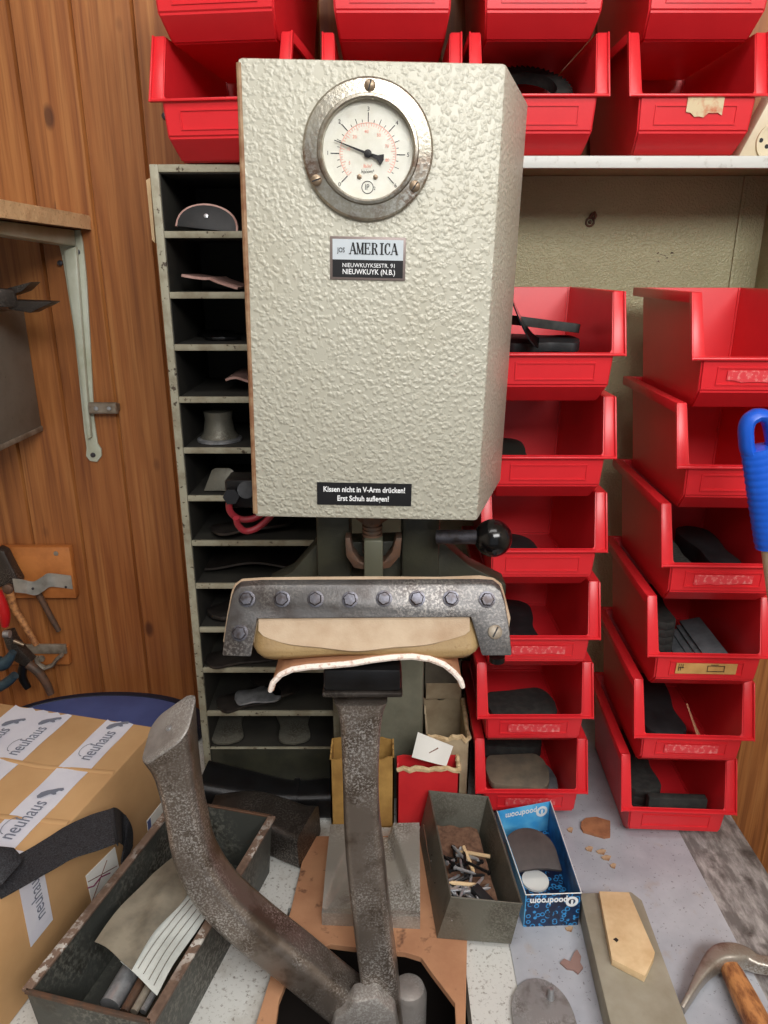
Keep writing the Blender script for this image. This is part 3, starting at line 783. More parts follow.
slot_sole(11, 228, .006, 12, M['tin'], 'left one of two dark plates on the lowest cabinet shelf', L=.12, W=.062, th=.005, rx=3, up=.002)
slot_sole(11, 295, .006, 8, M['tin'], 'right one of two dark plates on the lowest cabinet shelf', L=.12, W=.062, th=.005, rx=3, up=.002)

# ------------------------------------------------------------------ the press
HA = .020
HZ = CAMZ
press = thing('cushion_press', (-.01, .80, ZB), 'grey hammered shoe press with a pressure gauge, leather cushion and iron arms on the bench', 'shoe press')
HM = Matrix.Translation((-.0127, .66, HZ)) @ Matrix.Rotation(HA, 4, 'Y')     # press-head frame: x right, y back, z up
def hl(u, v):                      # photo position -> head frame x,z on the front plate
    q = HM.inverted() @ P(u, v, .66); return q.x, q.z
# column and castings
m = MB(); m.box(-.064, .056, .892, .99, ZB + .0005, CAMZ + .02, .006); build(m, 'stand_column', M['column'], press)
m = MB(); m.box(-.075, .065, .80, .90, CAMZ - .20, CAMZ + .12, .008); build(m, 'neck', M['dgreen'], press)
# head cover
m = MB()
W2 = .1066; zt, zb = .157, -.227
pl = [(-W2, 0), (W2, 0), (.150, .14), (-.106, .14)]
m.prism([HM @ V((x, y, zb)) for x, y in pl], HM.to_3x3() @ V((0, 0, zt - zb)), .0035)
head = build(m, 'head_cover', M['hammer'], press)
m = MB()
pts = [(-W2 + .001, -.0004, zb + .003)]
m.tube([HM @ V((-W2 + .0012, .0012, z)) for z in [zb + .004 + (zt - zb - .008) * i / 10 for i in range(11)]], [.0021 + .0006 * random.random() for _ in range(11)], 8, up=(0, 1, 0))
build(m, 'worn_edge', M['rustedge'], head, 'rust-stained left edge')
# gauge
gx, gz = hl(368, 151)
GM = HM @ Matrix.Translation((gx, 0, gz)) @ Matrix.Rotation(PI / 2, 4, 'X')   # local z points to the viewer, y up
g = MB(); g.lathe([(.0530, -.0004), (.0532, .0035), (.0515, .0052), (.0415, .0060), (.0405, .0085), (.0385, .0090), (.0372, .0080), (.0368, .002), (.0365, .0012)], 72, GM, cap=False)
gauge = build(g, 'pressure_gauge', M['bezel'], press, 'round pressure gauge with a tarnished ring')
m = MB(); m.lathe([(.0368, .0006), (.0368, .0014), (.0002, .0014)], 64, GM); dial = build(m, 'dial', M['dial'], gauge)
# dial marks: y up
pvx, pvy = 0.0, -.0025
def mark(mb, ang, r0, r1, w, z=.0016):
    d = V((math.cos(ang), math.sin(ang), 0)); n_ = V((-d.y, d.x, 0)) * w / 2; c = V((pvx, pvy, z))
    mb.prism([GM @ (c + d * r0 - n_), GM @ (c + d * r1 - n_), GM @ (c + d * r1 + n_), GM @ (c + d * r0 + n_)], GM.to_3x3() @ V((0, 0, .0001)))
blk, redm = MB(), MB()
for i in range(25):
    a = math.radians(225 - 270 * i / 24)
    big = i % 4 == 0
    mark(blk, a, .0235, .0305 if big else (.0275 if i % 2 == 0 else .0255), .0007 if big else .00045)
for i in range(49):
    a = math.radians(225 - 262 * i / 48)
    mark(redm, a, .0205 if i % 5 else .0190, .0225, .00035)
for i in range(48):
    a0, a1 = math.radians(225 - 262 * i / 48), math.radians(225 - 262 * (i + 1) / 48)
    c = V((pvx, pvy, .0016)); e = lambda a, r: GM @ (c + V((math.cos(a) * r, math.sin(a) * r, 0)))
    redm.prism([e(a0, .0227), e(a1, .0227), e(a1, .0231), e(a0, .0231)], GM.to_3x3() @ V((0, 0, .0001)))
build(blk, 'scale_marks', M['ink'], dial, 'black scale', smooth=0)
build(redm, 'red_scale', M['pink_ink'], dial, 'fine red inner scale', smooth=0)
tx = lambda s, x, y, size, mat, nm, xs=1: build(text_mb(s, size, GM @ Matrix.Translation((x, y, .0017)), xs, .00006), nm, mat, dial, smooth=0)
for i, s in enumerate(['0', '1', '2', '3', '4', '5', '6']):
    a = math.radians(225 - 45 * i); tx(s, pvx + .0328 * math.cos(a), pvy + .0328 * math.sin(a), .0045, M['ink'], 'numeral')
for i, s in enumerate(['5', '10', '20', '40', '50', '70', '80']):
    a = math.radians(205 - 220 * i / 6); tx(s, pvx + .0165 * math.cos(a), pvy + .0165 * math.sin(a), .0034, M['pink_ink'], 'numeral')
tx('lb/in²', 0, -.0115, .0036, M['pink_ink'], 'unit_lettering'); tx('kp/cm²', 0, -.0155, .0038, M['ink'], 'unit_lettering')
m = MB()
for i in range(28):
    a0, a1 = 2 * PI * i / 28, 2 * PI * (i + 1) / 28
    e = lambda a, r: GM @ V((r * math.cos(a), -.0275 + r * math.sin(a), .0017))
    m.prism([e(a0, .0044), e(a1, .0044), e(a1, .0050), e(a0, .0050)], GM.to_3x3() @ V((0, 0, .0001)))
build(m, 'emblem_ring', M['ink'], dial, smooth=0)
tx('IP', -.0004, -.0275, .0062, M['ink'], 'emblem_lettering', .8); tx('2', .0058, -.0282, .0036, M['ink'], 'emblem_lettering')
for sx in (-.0068, .0065):
    m = MB(); m.lathe([(.0021, .0014), (.0019, .0026), (.0003, .0030)], 14, GM @ Matrix.Translation((sx, -.0195, 0))); build(m, 'dial_screw', M['brass'], dial)
nd = MB()
a = math.radians(161)
d = V((math.cos(a), math.sin(a), 0)); nn = V((-d.y, d.x, 0)); c = V((pvx, pvy, .0035))
nd.prism([GM @ (c - d * .004 + nn * .0011), GM @ (c + d * .029 + nn * .0003), GM @ (c + d * .029 - nn * .0003), GM @ (c - d * .004 - nn * .0011)], GM.to_3x3() @ V((0, 0, .0005)))
nd.prism([GM @ (c - d * .003 + nn * .0013), GM @ (c - d * .008 + nn * .0018), GM @ (c - d * .0125 + nn * .0042), GM @ (c - d * .0138), GM @ (c - d * .0125 - nn * .0042), GM @ (c - d * .008 - nn * .0018), GM @ (c - d * .003 - nn * .0013)], GM.to_3x3() @ V((0, 0, .0005)))
nd.lathe([(.0032, .0033), (.0032, .0045), (.0015, .0052), (.0002, .0052)], 20, GM @ Matrix.Translation((pvx, pvy, 0)))
build(nd, 'needle', M['ink'], gauge, 'black needle with a fat tail')
m = MB(); m.lathe([(.0002, .0066), (.0368, .0066), (.0368, .0072), (.0002, .0072)], 48, GM); build(m, 'glass', M['glass'], gauge)
for (uu, vv, sl) in ((370, 87, 75), (317, 181, 20), (414.5, 187, 55)):
    sx, sz = hl(uu, vv)
    mm = HM @ Matrix.Translation((sx, -.0052, sz)) @ Matrix.Rotation(PI / 2, 4, 'X')
    m = MB(); m.lathe([(.0046, -.0002), (.0044, .0015), (.0032, .0024), (.0002, .0027)], 20, mm); scw = build(m, 'screw', M['brass'], gauge)
    r = Matrix.Rotation(math.radians(sl), 4, 'Z')
    m = MB(); m.box(-.0038, .0038, -.0005, .0005, .0022, .0029, 0, mm @ r); build(m, 'slot', M['ink'], scw, smooth=0)
# name plate
x0, z1 = hl(330, 236); x1, z0 = hl(405, 281)
def on_head(x0, x1, z0, z1, y0, y1, bev=0):
    m = MB(); m.box(x0, x1, y0, y1, z0, z1, bev, HM); return m
npl = build(on_head(x0, x1, z0, z1, -.0012, -.0001, .0005), 'name_plate', M['labelrim'], press, 'metal name plate, silver over black')
zm = z0 + (z1 - z0) * .47
build(on_head(x0 + .0022, x1 - .0022, zm, z1 - .0022, -.0015, -.0011), 'silver_field', M['labelsilver'], npl)
build(on_head(x0 + .0022, x1 - .0022, z0 + .0022, zm, -.0015, -.0011), 'black_field', M['labelblack'], npl)
def HT(x, z, y=-.0017): return HM @ Matrix.Translation((x, y, z)) @ Matrix.Rotation(PI / 2, 4, 'X')
cxp = (x0 + x1) / 2
# slab lettering
def slab_word(word, x, z, w, h, gap, y=-.0017):
    mb = MB(); st = .26 * w
    def seg(ox, a, c, th):
        a, c = V((ox + a[0] * w, 0, z + a[1] * h)), V((ox + c[0] * w, 0, z + c[1] * h)); d = (c - a).normalized(); nn = V((-d.z, 0, d.x)) * th / 2
        mb.prism([HM @ (p + V((0, y, 0))) for p in (a - nn, c - nn, c + nn, a + nn)], HM.to_3x3() @ V((0, -.00015, 0)))
    def ser(ox, cx, cz, hw=.27): seg(ox, (cx - hw, cz), (cx + hw, cz), .075 * h)
    th = st; tn = .11 * w
    ox = x
    for ch in word:
        if ch == 'A':
            seg(ox, (.12, 0), (.5, 1), tn); seg(ox, (.88, 0), (.5, 1), th); seg(ox, (.25, .33), (.8, .33), tn); ser(ox, .1, .03, .16); ser(ox, .88, .03, .2)
        elif ch == 'M':
            seg(ox, (.12, 0), (.12, 1), tn); seg(ox, (.12, 1), (.5, .05), th * .9); seg(ox, (.5, .05), (.88, 1), tn); seg(ox, (.86, 0), (.86, 1), th); ser(ox, .1, .03, .17); ser(ox, .88, .03, .2); ser(ox, .1, .97, .15); ser(ox, .9, .97, .17)
        elif ch == 'E':
            seg(ox, (.25, 0), (.25, 1), th); seg(ox, (.08, .97), (.86, .97), tn); seg(ox, (.08, .03), (.9, .03), tn); seg(ox, (.3, .52), (.66, .52), tn); seg(ox, (.84, .72), (.84, 1), tn); seg(ox, (.88, 0), (.88, .28), tn); seg(ox, (.64, .4), (.64, .64), tn)
        elif ch in 'RP':
            seg(ox, (.25, 0), (.25, 1), th); seg(ox, (.08, .97), (.6, .97), tn); seg(ox, (.3, .52), (.6, .52), tn); seg(ox, (.6, .97), (.76, .86), tn * 1.2); seg(ox, (.76, .88), (.76, .62), th * .9); seg(ox, (.76, .64), (.58, .52), tn * 1.2); ser(ox, .25, .03, .22)
            if ch == 'R': seg(ox, (.55, .52), (.82, .04), th * .9); ser(ox, .86, .03, .12)
        elif ch == 'I':
            seg(ox, (.5, 0), (.5, 1), th); ser(ox, .5, .03, .28); ser(ox, .5, .97, .28)
        elif ch == 'C':
            pr = [(.86, .72), (.78, .9), (.55, .98), (.32, .86), (.24, .5), (.32, .14), (.55, .02), (.78, .1), (.88, .28)]
            for i in range(len(pr) - 1): seg(ox, pr[i], pr[i + 1], th if i in (3, 4) else tn * 1.3)
            seg(ox, (.86, .68), (.86, 1), tn)
        ox += (w if ch != 'I' else w * .72) + gap
    return mb
lw = (x1 - x0) * .0935
build(slab_word('AMERICA', cxp - (x1 - x0) * .245, zm + (z1 - zm) * .24, lw, (z1 - zm) * .50, lw * .02), 'lettering', M['ink'], npl, smooth=0)
build(text_mb('JOS', .0055, HT(x0 + .0095, zm + (z1 - zm) * .40), .75, .00008, .00008), 'lettering', M['ink'], npl, smooth=0)
build(text_mb('NIEUWKUYKSESTR. 91', .0048, HT(cxp + .001, z0 + (zm - z0) * .72), .95, .00006), 'lettering', M['whiteprint'], npl, smooth=0)
build(text_mb('NIEUWKUYK (N.B.)', .0060, HT(cxp + .001, z0 + (zm - z0) * .40), .88, .00006, .00005), 'lettering', M['whiteprint'], npl, smooth=0)
# warning label
x0, z1 = hl(317, 482); x1, z0 = hl(411, 506)
wl = build(on_head(x0, x1, z0, z1, -.0009, -.0001), 'warning_label', M['labelblack'], press, 'black warning label with white German text', smooth=0)
cxp = (x0 + x1) / 2; hh = z1 - z0
build(text_mb('Kissen nicht in V-Arm drücken!', .0073, HT(cxp, z0 + hh * .70, -.0012), .83, .00008, .00015), 'lettering', M['whiteprint'], wl, smooth=0)
build(text_mb('Erst Schuh auflegen!', .0073, HT(cxp - .001, z0 + hh * .30, -.0012), .83, .00008, .00015), 'lettering', M['whiteprint'], wl, smooth=0)

# yoke under the head
yk = .722
for (ua, ub) in ((316, 350), (402, 440)):
    m = MB(); a, b_ = P(ua, 526, yk), P(ub, 526, yk)
    m.box(a.x, b_.x, yk, yk + .05, CAMZ - .322, CAMZ - .232, .003)
    build(m, 'yoke_cheek', M['dgreen'], press, 'dark green cheek under the head')
m = MB()
o = [P(u, v, yk + .02) for u, v in ((268, 584), (292, 572), (317, 543), (440, 540), (470, 566), (506, 584), (506, 596), (268, 596))]
m.prism(o, (0, .03, 0), .002); build(m, 'cushion_carrier', M['dgreen'], press)
m = MB(); c = P(372, 522, .70); c.y = .705
m.cyl(V((c.x, .712, CAMZ - .235)), V((c.x, .712, CAMZ - .33)), .0085, n=18)
for i in range(9): m.cyl(V((c.x, .712, CAMZ - .242 - .0045 * i)), V((c.x, .712, CAMZ - .2445 - .0045 * i)), .0105, n=18)
m.lathe([(.0165, -.239), (.0165, -.245), (.010, -.246)], 6, Matrix.Translation((c.x, .712, CAMZ)))
build(m, 'spindle', M['rust'], press, 'threaded spindle with a nut')
m = MB()
arc = [P(u, v, .70) for u, v in ((350, 538), (353, 552), (360, 562), (371, 565), (384, 562), (392, 552), (396, 538), (402, 538), (400, 556), (390, 568), (371, 571), (354, 568), (346, 556), (345, 538))]
m.prism(arc, (0, .018, 0), .001); build(m, 'stirrup', M['rust'], press)
m = MB(); a, b_ = P(364, 566, .696), P(383, 566, .696); m.box(a.x, b_.x, .696, .715, CAMZ - .325, CAMZ - .262, .002); build(m, 'link_block', plain('grey_green_link', S(98, 98, 82), .45, .2), press)
# lever with ball
lv = P(440, 537, .69)
m = MB(); m.cyl(P(437, 537, .70), P(478, 537, .69), .0074, n=20); lever = build(m, 'lever', M['boltsteel'], press)
m = MB(); m.sphere(P(493, 538, .69), .0192); build(m, 'ball_knob', M['blackgloss'], lever, 'black ball knob')
# valve and hoses on the left
m = MB(); a = P(224, 480, .735); b_ = P(252, 512, .735)
m.box(a.x, b_.x + .012, .735, .77, b_.z + .004, a.z, .003)
m.cyl(P(246, 490, .725), P(246, 490, .745), .009, n=18); m.cyl(P(231, 497, .718), P(233, 494, .74), .0085, .0095, n=6)
m.box(b_.x - .002, P(262, 500, .735).x + .006, .74, .765, b_.z + .006, a.z - .004, .002)
build(m, 'valve', M['iron'], press, 'dark air valve on the left side of the head')
for pth, r in (([(230, 500), (229, 507), (232, 514), (240, 519), (251, 519), (262, 514), (272, 506)], .0036), ([(236, 518), (238, 525), (245, 531), (255, 529), (265, 522), (274, 512)], .0034)):
    pts = [P(u, v, .722 + .004 * i) for i, (u, v) in enumerate(pth)]
    pts = [V(q) for q in smoothpath([tuple(p) for p in pts], 5)]
    m = MB(); m.tube(pts, r, 12, up=(0, 1, 0)); build(m, 'air_hose', M['redhose'], press, 'red air hose loop')
# cushion
def cy(v): return .632 - (v - 586) / 70 * .030
def C(u, v, dy=0):
    p = P(u, v, cy(v)); p.y += dy; return p
outl = [(222, 656), (226, 626), (231, 600), (234, 592), (240, 587), (260, 585.5), (370, 585), (480, 584.5), (494, 585.5), (501, 591), (505, 603), (509, 626), (512, 656), (482, 656), (471, 617.5), (257, 619), (251, 657)]
m = MB(); m.prism([C(u, v) for u, v in outl], (0, .008, .003), .0012); cpl = build(m, 'clamp_plate', M['plate'], press, 'blackened steel clamp plate')
nrm = (C(300, 656) - C(300, 586)).cross(V((1, 0, 0))).normalized()
if nrm.y > 0: nrm = -nrm
for (u, v) in ((247, 599), (282, 599), (315.5, 599), (350, 599.5), (384, 598.5), (417, 598.5), (451, 598.5), (487, 599.5), (240, 633)):
    c = C(u, v); a = random.random()
    zx = V((1, 0, 0)); zy = nrm.cross(zx)
    mm = Matrix((zx, zy, nrm)).transposed().to_4x4(); mm.translation = c
    m = MB(); m.lathe([(.0078, -.0005), (.0078, .0010), (.0064, .0012)], 20, mm); 
    m.lathe([(.0064, .0010), (.0064, .0045), (.0055, .0054), (.0002, .0056)], 6, mm @ Matrix.Rotation(a, 4, 'Z')); build(m, 'bolt', M['boltsteel'], cpl, smooth=25)
c = C(495, 632); mm = Matrix((V((1, 0, 0)), nrm.cross(V((1, 0, 0))), nrm)).transposed().to_4x4(); mm.translation = c
m = MB(); m.lathe([(.0068, -.0005), (.0066, .0020), (.0050, .0030), (.0002, .0033)], 22, mm); s_ = build(m, 'slotted_screw', M['oldmetal'], cpl, 'pale slotted screw')
m = MB(); m.box(-.0052, .0052, -.0007, .0007, .0026, .0035, 0, mm @ Matrix.Rotation(math.radians(62), 4, 'Z')); build(m, 'slot', M['ink'], s_, smooth=0)
m = MB(); a = P(489, 658, .61); m.cyl(P(497, 656, .615), P(497, 661, .615), .0075, n=16); build(m, 'under_nut', M['iron'], cpl)
# leather layers behind the plate
out2 = [(220.5, 648), (224.5, 622), (229, 598), (232, 592), (239, 587), (262, 585.5), (300, 585), (372, 584.5), (440, 585), (482, 583.5), (496, 586), (504, 592), (508, 606), (512.5, 624), (511, 632), (512, 648)]
m = MB(); m.prism([C(u, v, .010) for u, v in out2], (0, .006, .002), .001); build(m, 'leather_backing', M['suede'], press, 'pale leather edge around the clamp plate')
# bulging cushion body
ua, ub = 251, 482
prof = [(612, .012), (622, .004), (632, .000), (642, -.003), (650, -.004), (657, -.001), (663, .006), (667, .018), (668, .05)]
def cush(s, r):
    i = r * (len(prof) - 1); k = min(int(i), len(prof) - 2); f = i - k
    v = prof[k][0] * (1 - f) + prof[k + 1][0] * f; dy = prof[k][1] * (1 - f) + prof[k + 1][1] * f
    u = ua + (ub - ua) * s
    e = min(s, 1 - s); rd = max(0, 1 - e / .05) ** 2 * .012 if e < .05 else 0
    v -= (max(0, 1 - e / .10) ** 2) * max(0, v - 650) * .5
    v += 2.5 * math.sin(s * 9 + 1) * max(0, (v - 640) / 28)
    p = P(u, v, cy(min(v, 660))); p.y += dy + rd + .004; return p
m = MB(); m.grid(cush, 40, 24); m.thick(.004); build(m, 'cushion', M['leather'], press, 'bulging tan leather cushion', smooth=60)
m = MB()
low = lambda s: 632 + 16 * (math.sin(PI * min(1, max(0, s)) ** .9) ** .55) + 1.6 * math.sin(s * 17) * s * (1 - s) * 2
def patch(s, r):
    u = 258 + (470 - 258) * s; v = 616 + (low(s) - 616) * r
    p = P(u, v, cy(v)); p.y += -.0010 + .004 + (-.003 if v > 640 else 0) * (v - 640) / 8 - .0035 * max(0, (v - 628) / 20); return p
m.grid(patch, 44, 8); m.thick(.0016); build(m, 'suede_patch', M['suede'], press, 'worn pale suede patch with a wavy lower edge', smooth=60)
# hanging flap under the cushion: a saddle-shaped sheet whose cut front edge shows
edge = [(270, 690), (273, 681), (281, 673), (292, 668), (308, 665.5), (330, 664), (352, 662), (372, 658.5), (392, 656), (412, 655), (430, 657.5), (444, 663), (454, 671), (460, 678), (463, 686)]
def flap(s, r):
    i = s * (len(edge) - 1); k = min(int(i), len(edge) - 2); f = i - k
    u = edge[k][0] * (1 - f) + edge[k + 1][0] * f; v = edge[k][1] * (1 - f) + edge[k + 1][1] * f
    p = P(u, v, .600); p.y += r * .06; return p
m = MB(); m.grid(flap, 56, 6); m.thick(.0035); fl_ = build(m, 'flap', M['fibre'], press, 'loose leather flap under the cushion', smooth=60)
m = MB(); m.tube([flap(i / 56, -.01) + V((0, 0, -.0012)) for i in range(57)], [.0020 + .0010 * math.sin(PI * i / 56) ** .2 for i in range(57)], 8, up=(0, 1, 0)); build(m, 'cut_edge', M['leatheredge'], fl_, 'white cut edge')

# V-arm
def armpath(spec):                 # (u,v,Y,half width,half depth)
    q = [(*P(u, v, y), a, b_) for u, v, y, a, b_ in spec]
    q = smoothpath(q); return [V(p[:3]) for p in q], [(p[3], p[4]) for p in q]
spec1 = [(361, 694, .628, .026, .024), (361, 705, .627, .0225, .022), (361, 725, .624, .0195, .021), (361, 770, .618, .0178, .020), (362, 815, .615, .0180, .020), (366, 860, .610, .0195, .021), (372, 915, .604, .0195, .022), (379, 970, .598, .0200, .023), (386, 1035, .592, .021, .024)]
pts, rad = armpath(spec1)
m = MB(); m.tube(pts, rad, sect=rsect(.42), up=(0, 1, 0)); varm = build(m, 'upright_arm', M['arm'], press, 'upright worn iron arm', smooth=50)
a, b_ = P(324, 697, .605), P(401, 697, .605); zt_ = P(360, 670, .605).z
m = MB(); m.box(a.x, b_.x, .605, .660, a.z + .006, zt_, .003); tp_ = build(m, 'sole_block', M['iron'], varm, 'dark flat block on the arm end')
m = MB(); m.box(a.x - .0015, b_.x + .0015, .603, .662, a.z, a.z + .0058, .002); build(m, 'sole_block_rim', M['armdark'], tp_)
spec2 = [(169.5, 729, .612, .0245, .0255), (171, 738, .612, .0235, .0240), (175, 756, .612, .0210, .0225), (181, 785, .612, .0188, .0210), (187, 815, .610, .0184, .0210), (196, 853, .607, .0195, .0215), (218, 891, .602, .0215, .0225), (254, 925, .598, .0222, .0235), (296, 958, .594, .0222, .0235), (337, 992, .592, .0225, .024), (376, 1022, .59, .024, .024)]
pts, rad = armpath(spec2)
# tilt the flared end so that its face looks up and to the left
sect = rsect(.55, 6)
m = MB(); m.tube(pts, rad, sect=sect, up=(0, 1, 0))
top_c = P(169.5, 729, .612)
for v in m.bm.verts:
    d = v.co - top_c
    k = max(0, 1 - max(0, -d.z) / .05)
    if k > 0:
        v.co.z += k * (d.x * .72 + d.y * .42)
top_ring = [v.co.copy() for v in list(m.bm.verts)[:len(sect)]]
arm2 = build(m, 'slanted_arm', M['arm'], press, 'bent worn iron arm with a flared end', smooth=50)
tc = sum(top_ring, V()) / len(top_ring); tn = (top_ring[0] - tc).cross(top_ring[len(sect) // 4] - tc).normalized()
if tn.z < 0: tn = -tn
m = MB(); m.rings([[tc + (q - tc) * k + tn * h for q in top_ring] for k, h in ((.985, .0), (.97, .0016), (.90, .0022), (.60, .0012), (.02, .0010))])
ef = build(m, 'end_face', M['castlight'], arm2, 'smoother bright end face')
m = MB(); m.lathe([(.0032, .0008), (.003, .0022), (.0002, .0024)], 12, frame(tc, (top_ring[0] - tc), tn.cross(top_ring[0] - tc))); build(m, 'centre_plug', M['steel'], ef)
m = MB()
ring = [(-.2, -.2)]
fc = P(169, 727, .612)
hub = [(328, 1042), (334, 1020), (347, 1012), (353, 1003), (368, 1001), (377, 998), (385, 1006), (395, 1014), (400, 1042)]
m.prism([P(u, v, .558) for u, v in hub], (0, .024, 0), .004); build(m, 'hub', M['castlight'], press, 'pale cast hub joining the two arms')
m = MB(); pc = P(409, 985, .608); m.tube([V((pc.x, .608, ZB - .28)), V((pc.x, .608, pc.z - .012)), V((pc.x, .608, pc.z - .003)), V((pc.x, .608, pc.z))], [.020, .020, .017, .010], 24, up=(0, 1, 0)); build(m, 'pivot_post', M['castlight'], press)
m = MB(); m.box(-.05, .05, .52, .66, ZB - .297, ZB - .27, .004); build(m, 'pivot_base', M['iron'], press)

# ------------------------------------------------------------------ board with a cut-out, foot plate
ZF = ZB + .0085
m = MB()
bo = [G(308, 836, ZF), G(430, 836, ZF), G(470, 860, ZF), G(467, 944, ZF), G(465, 1050, ZF), G(457, 1050, ZF), G(455, 1003, ZF), G(430, 970, ZF), G(421, 957, ZF), G(405, 952, ZF), G(380, 950, ZF), G(345, 946, ZF), G(330, 944, ZF), G(312, 955, ZF), G(290, 972, ZF), G(279, 1000, ZF), G(272, 1050, ZF), G(248, 1050, ZF), G(291, 909, ZF)]
m.prism(bo, (0, 0, -.008), .0006)
board = build(m, 'fibreboard', M['fibre'], None, 'brown fibreboard with a ragged cut-out around the press arms', 'board', smooth=20)
# foot plate: dished square casting
c0 = [G(322, 925, ZF + .0003), G(420, 929, ZF + .0003), G(419, 846, ZF + .0003), G(331, 848, ZF + .0003)]
def fpl(s, r):
    p = (c0[0] * (1 - s) + c0[1] * s) * (1 - r) + (c0[3] * (1 - s) + c0[2] * s) * r
    x = abs(s - .5) * 2
    inner = .93 - .55 * max(0, (r - .05)) ** .9 * (1.25 if r > .05 else 1)
    inner = max(.30, inner)
    k = min(1, max(0, (x - inner) / .10))
    rise = .010 * k * min(1, r * 2.4) + .013 * k * r
    lipf = .003 if r < .06 else 0
    p = p.copy(); p.z += .016 + rise + lipf * (1 if x < .98 else .4); return p
m = MB(); m.grid(fpl, 48, 32)
rim = []
N = 48
top_edges = [e for e in m.bm.edges if e.is_boundary]
ext = bmesh.ops.extrude_edge_only(m.bm, edges=top_edges)
for v in [x for x in ext['geom'] if isinstance(x, bmesh.types.BMVert)]: v.co.z = ZF + .0003
bmesh.ops.holes_fill(m.bm, edges=[e for e in m.bm.edges if e.is_boundary], sides=0)
build(m, 'foot_plate', M['foot'], None, 'square grey cast-iron foot plate with raised side ribs on the fibreboard', 'iron plate', smooth=40)

# ------------------------------------------------------------------ small boxes at the back of the bench
def open_carton(name, mat, x0, x1, y0, y1, z0, z1, label, cat, rz=0, rag=.006, th=.0022, edge=None, lean=0, dip=0):
    t_ = thing(name, ((x0 + x1) / 2, (y0 + y1) / 2, z0), label, cat, rz=math.radians(rz))
    hx, hy, h = (x1 - x0) / 2, (y1 - y0) / 2, z1 - z0
    mb = MB()
    mb.box(-hx, hx, -hy, hy, 0, th)
    rnd = random.Random(len(label))
    tops = {}
    def wall_(a, b, inn):
        n = 10
        a, b, inn = V(a), V(b), V(inn)
        lo = []; hi = []
        for i in range(n + 1):
            p = a.lerp(b, i / n); key = (round(p.x, 4), round(p.y, 4))
            if key not in tops: tops[key] = h - rnd.random() * rag - (dip if p.y < 0 else 0)
            lo.append(p + V((0, 0, th * .5))); hi.append(V((p.x, p.y, tops[key])))
        g0 = [mb.bm.verts.new(p) for p in lo]; g1 = [mb.bm.verts.new(p) for p in hi]
        g2 = [mb.bm.verts.new(p + inn * th) for p in lo]; g3 = [mb.bm.verts.new(p + inn * th) for p in hi]
        for i in range(n):
            mb.face([g0[i], g0[i + 1], g1[i + 1], g1[i]]); mb.face([g2[i + 1], g2[i], g3[i], g3[i + 1]]); mb.face([g1[i], g1[i + 1], g3[i + 1], g3[i]])
        mb.face([g0[0], g1[0], g3[0], g2[0]]); mb.face([g0[-1], g2[-1], g3[-1], g1[-1]])
        return g1
    wall_((-hx, -hy, 0), (hx, -hy, 0), (0, 1, 0)); wall_((hx, hy, 0), (-hx, hy, 0), (0, -1, 0))
    wall_((-hx, hy, 0), (-hx, -hy, 0), (1, 0, 0)); wall_((hx, -hy, 0), (hx, hy, 0), (-1, 0, 0))
    build(mb, 'body', mat, t_, local=True, smooth=20)
    if edge:
        mb = MB()
        ks = sorted([k for k in tops if abs(k[1] + hy) < 1e-4])
        mb.tube([V((k[0], k[1] + .001, tops[k] - .001)) for k in ks], [.003 + rnd.random() * .0015 for _ in ks], 6, up=(0, 1, 0))
        ks = sorted([k for k in tops if abs(k[0] - hx) < 1e-4], key=lambda q: q[1])
        mb.tube([V((k[0] - .001, k[1], tops[k] - .001)) for k in ks], [.0028 + rnd.random() * .001 for _ in ks], 6)
        build(mb, 'torn_edge', edge, t_, 'pale torn top edge', local=True)
    return t_
open_carton('carton', M['cardyellow'], -.074, .014, .836, .884, ZB + .0005, ZB + .118, 'tall open yellowed carton behind the upright iron arm', 'carton', rag=.006)
rb = open_carton('carton', M['cardred'], .018, .104, .838, .866, ZB + .0005, ZB + .100, 'flat red carton with a torn pale top edge behind the screw tin', 'carton', rag=.005, edge=M['cardtorn'])
bx = open_carton('carton', M['cardbeige'], .060, .121, .872, .975, ZB + .0005, ZB + .128, 'open beige carton behind the red carton', 'carton', rag=.012, edge=M['cardtorn'])
m = MB(); m.grid(lambda a, c: V((.064 + .053 * a, .968 - .004 * c, ZB + .126 + .028 * c)), 8, 4); m.thick(.002); build(m, 'flap', M['cardbeige'], bx, 'raised back flap')
open_carton('carton', M['cardgrey'], .062, .121, 1.0, 1.09, ZB + .0005, ZB + .175, 'grey-brown carton in the shade behind the beige carton', 'carton', rag=.004)
# curled white card
m = MB()
pa = [P(418, 732, .852), P(453, 746, .852), P(446, 766, .842), P(412, 757, .842)]
def cardf(s, r):
    p = (pa[0] * (1 - s) + pa[1] * s) * (1 - r) + (pa[3] * (1 - s) + pa[2] * s) * r
    return p + V((0, -.006 * math.sin(PI * s), .004 * math.sin(PI * s)))
m.grid(cardf, 12, 6); m.thick(.0008); wc = thing('paper_card', P(432, 764, .845), 'small curled white card leaning on the red carton', 'card')
build(m, 'sheet', M['white'], wc)
m = MB(); q0, q1 = cardf(.42, .62), cardf(.62, .30); m.tube([q0 + V((0, -.0012, 0)), q1 + V((0, -.0012, 0))], [.0006, .0009], 6); build(m, 'pencil_line', M['greymark'], wc)

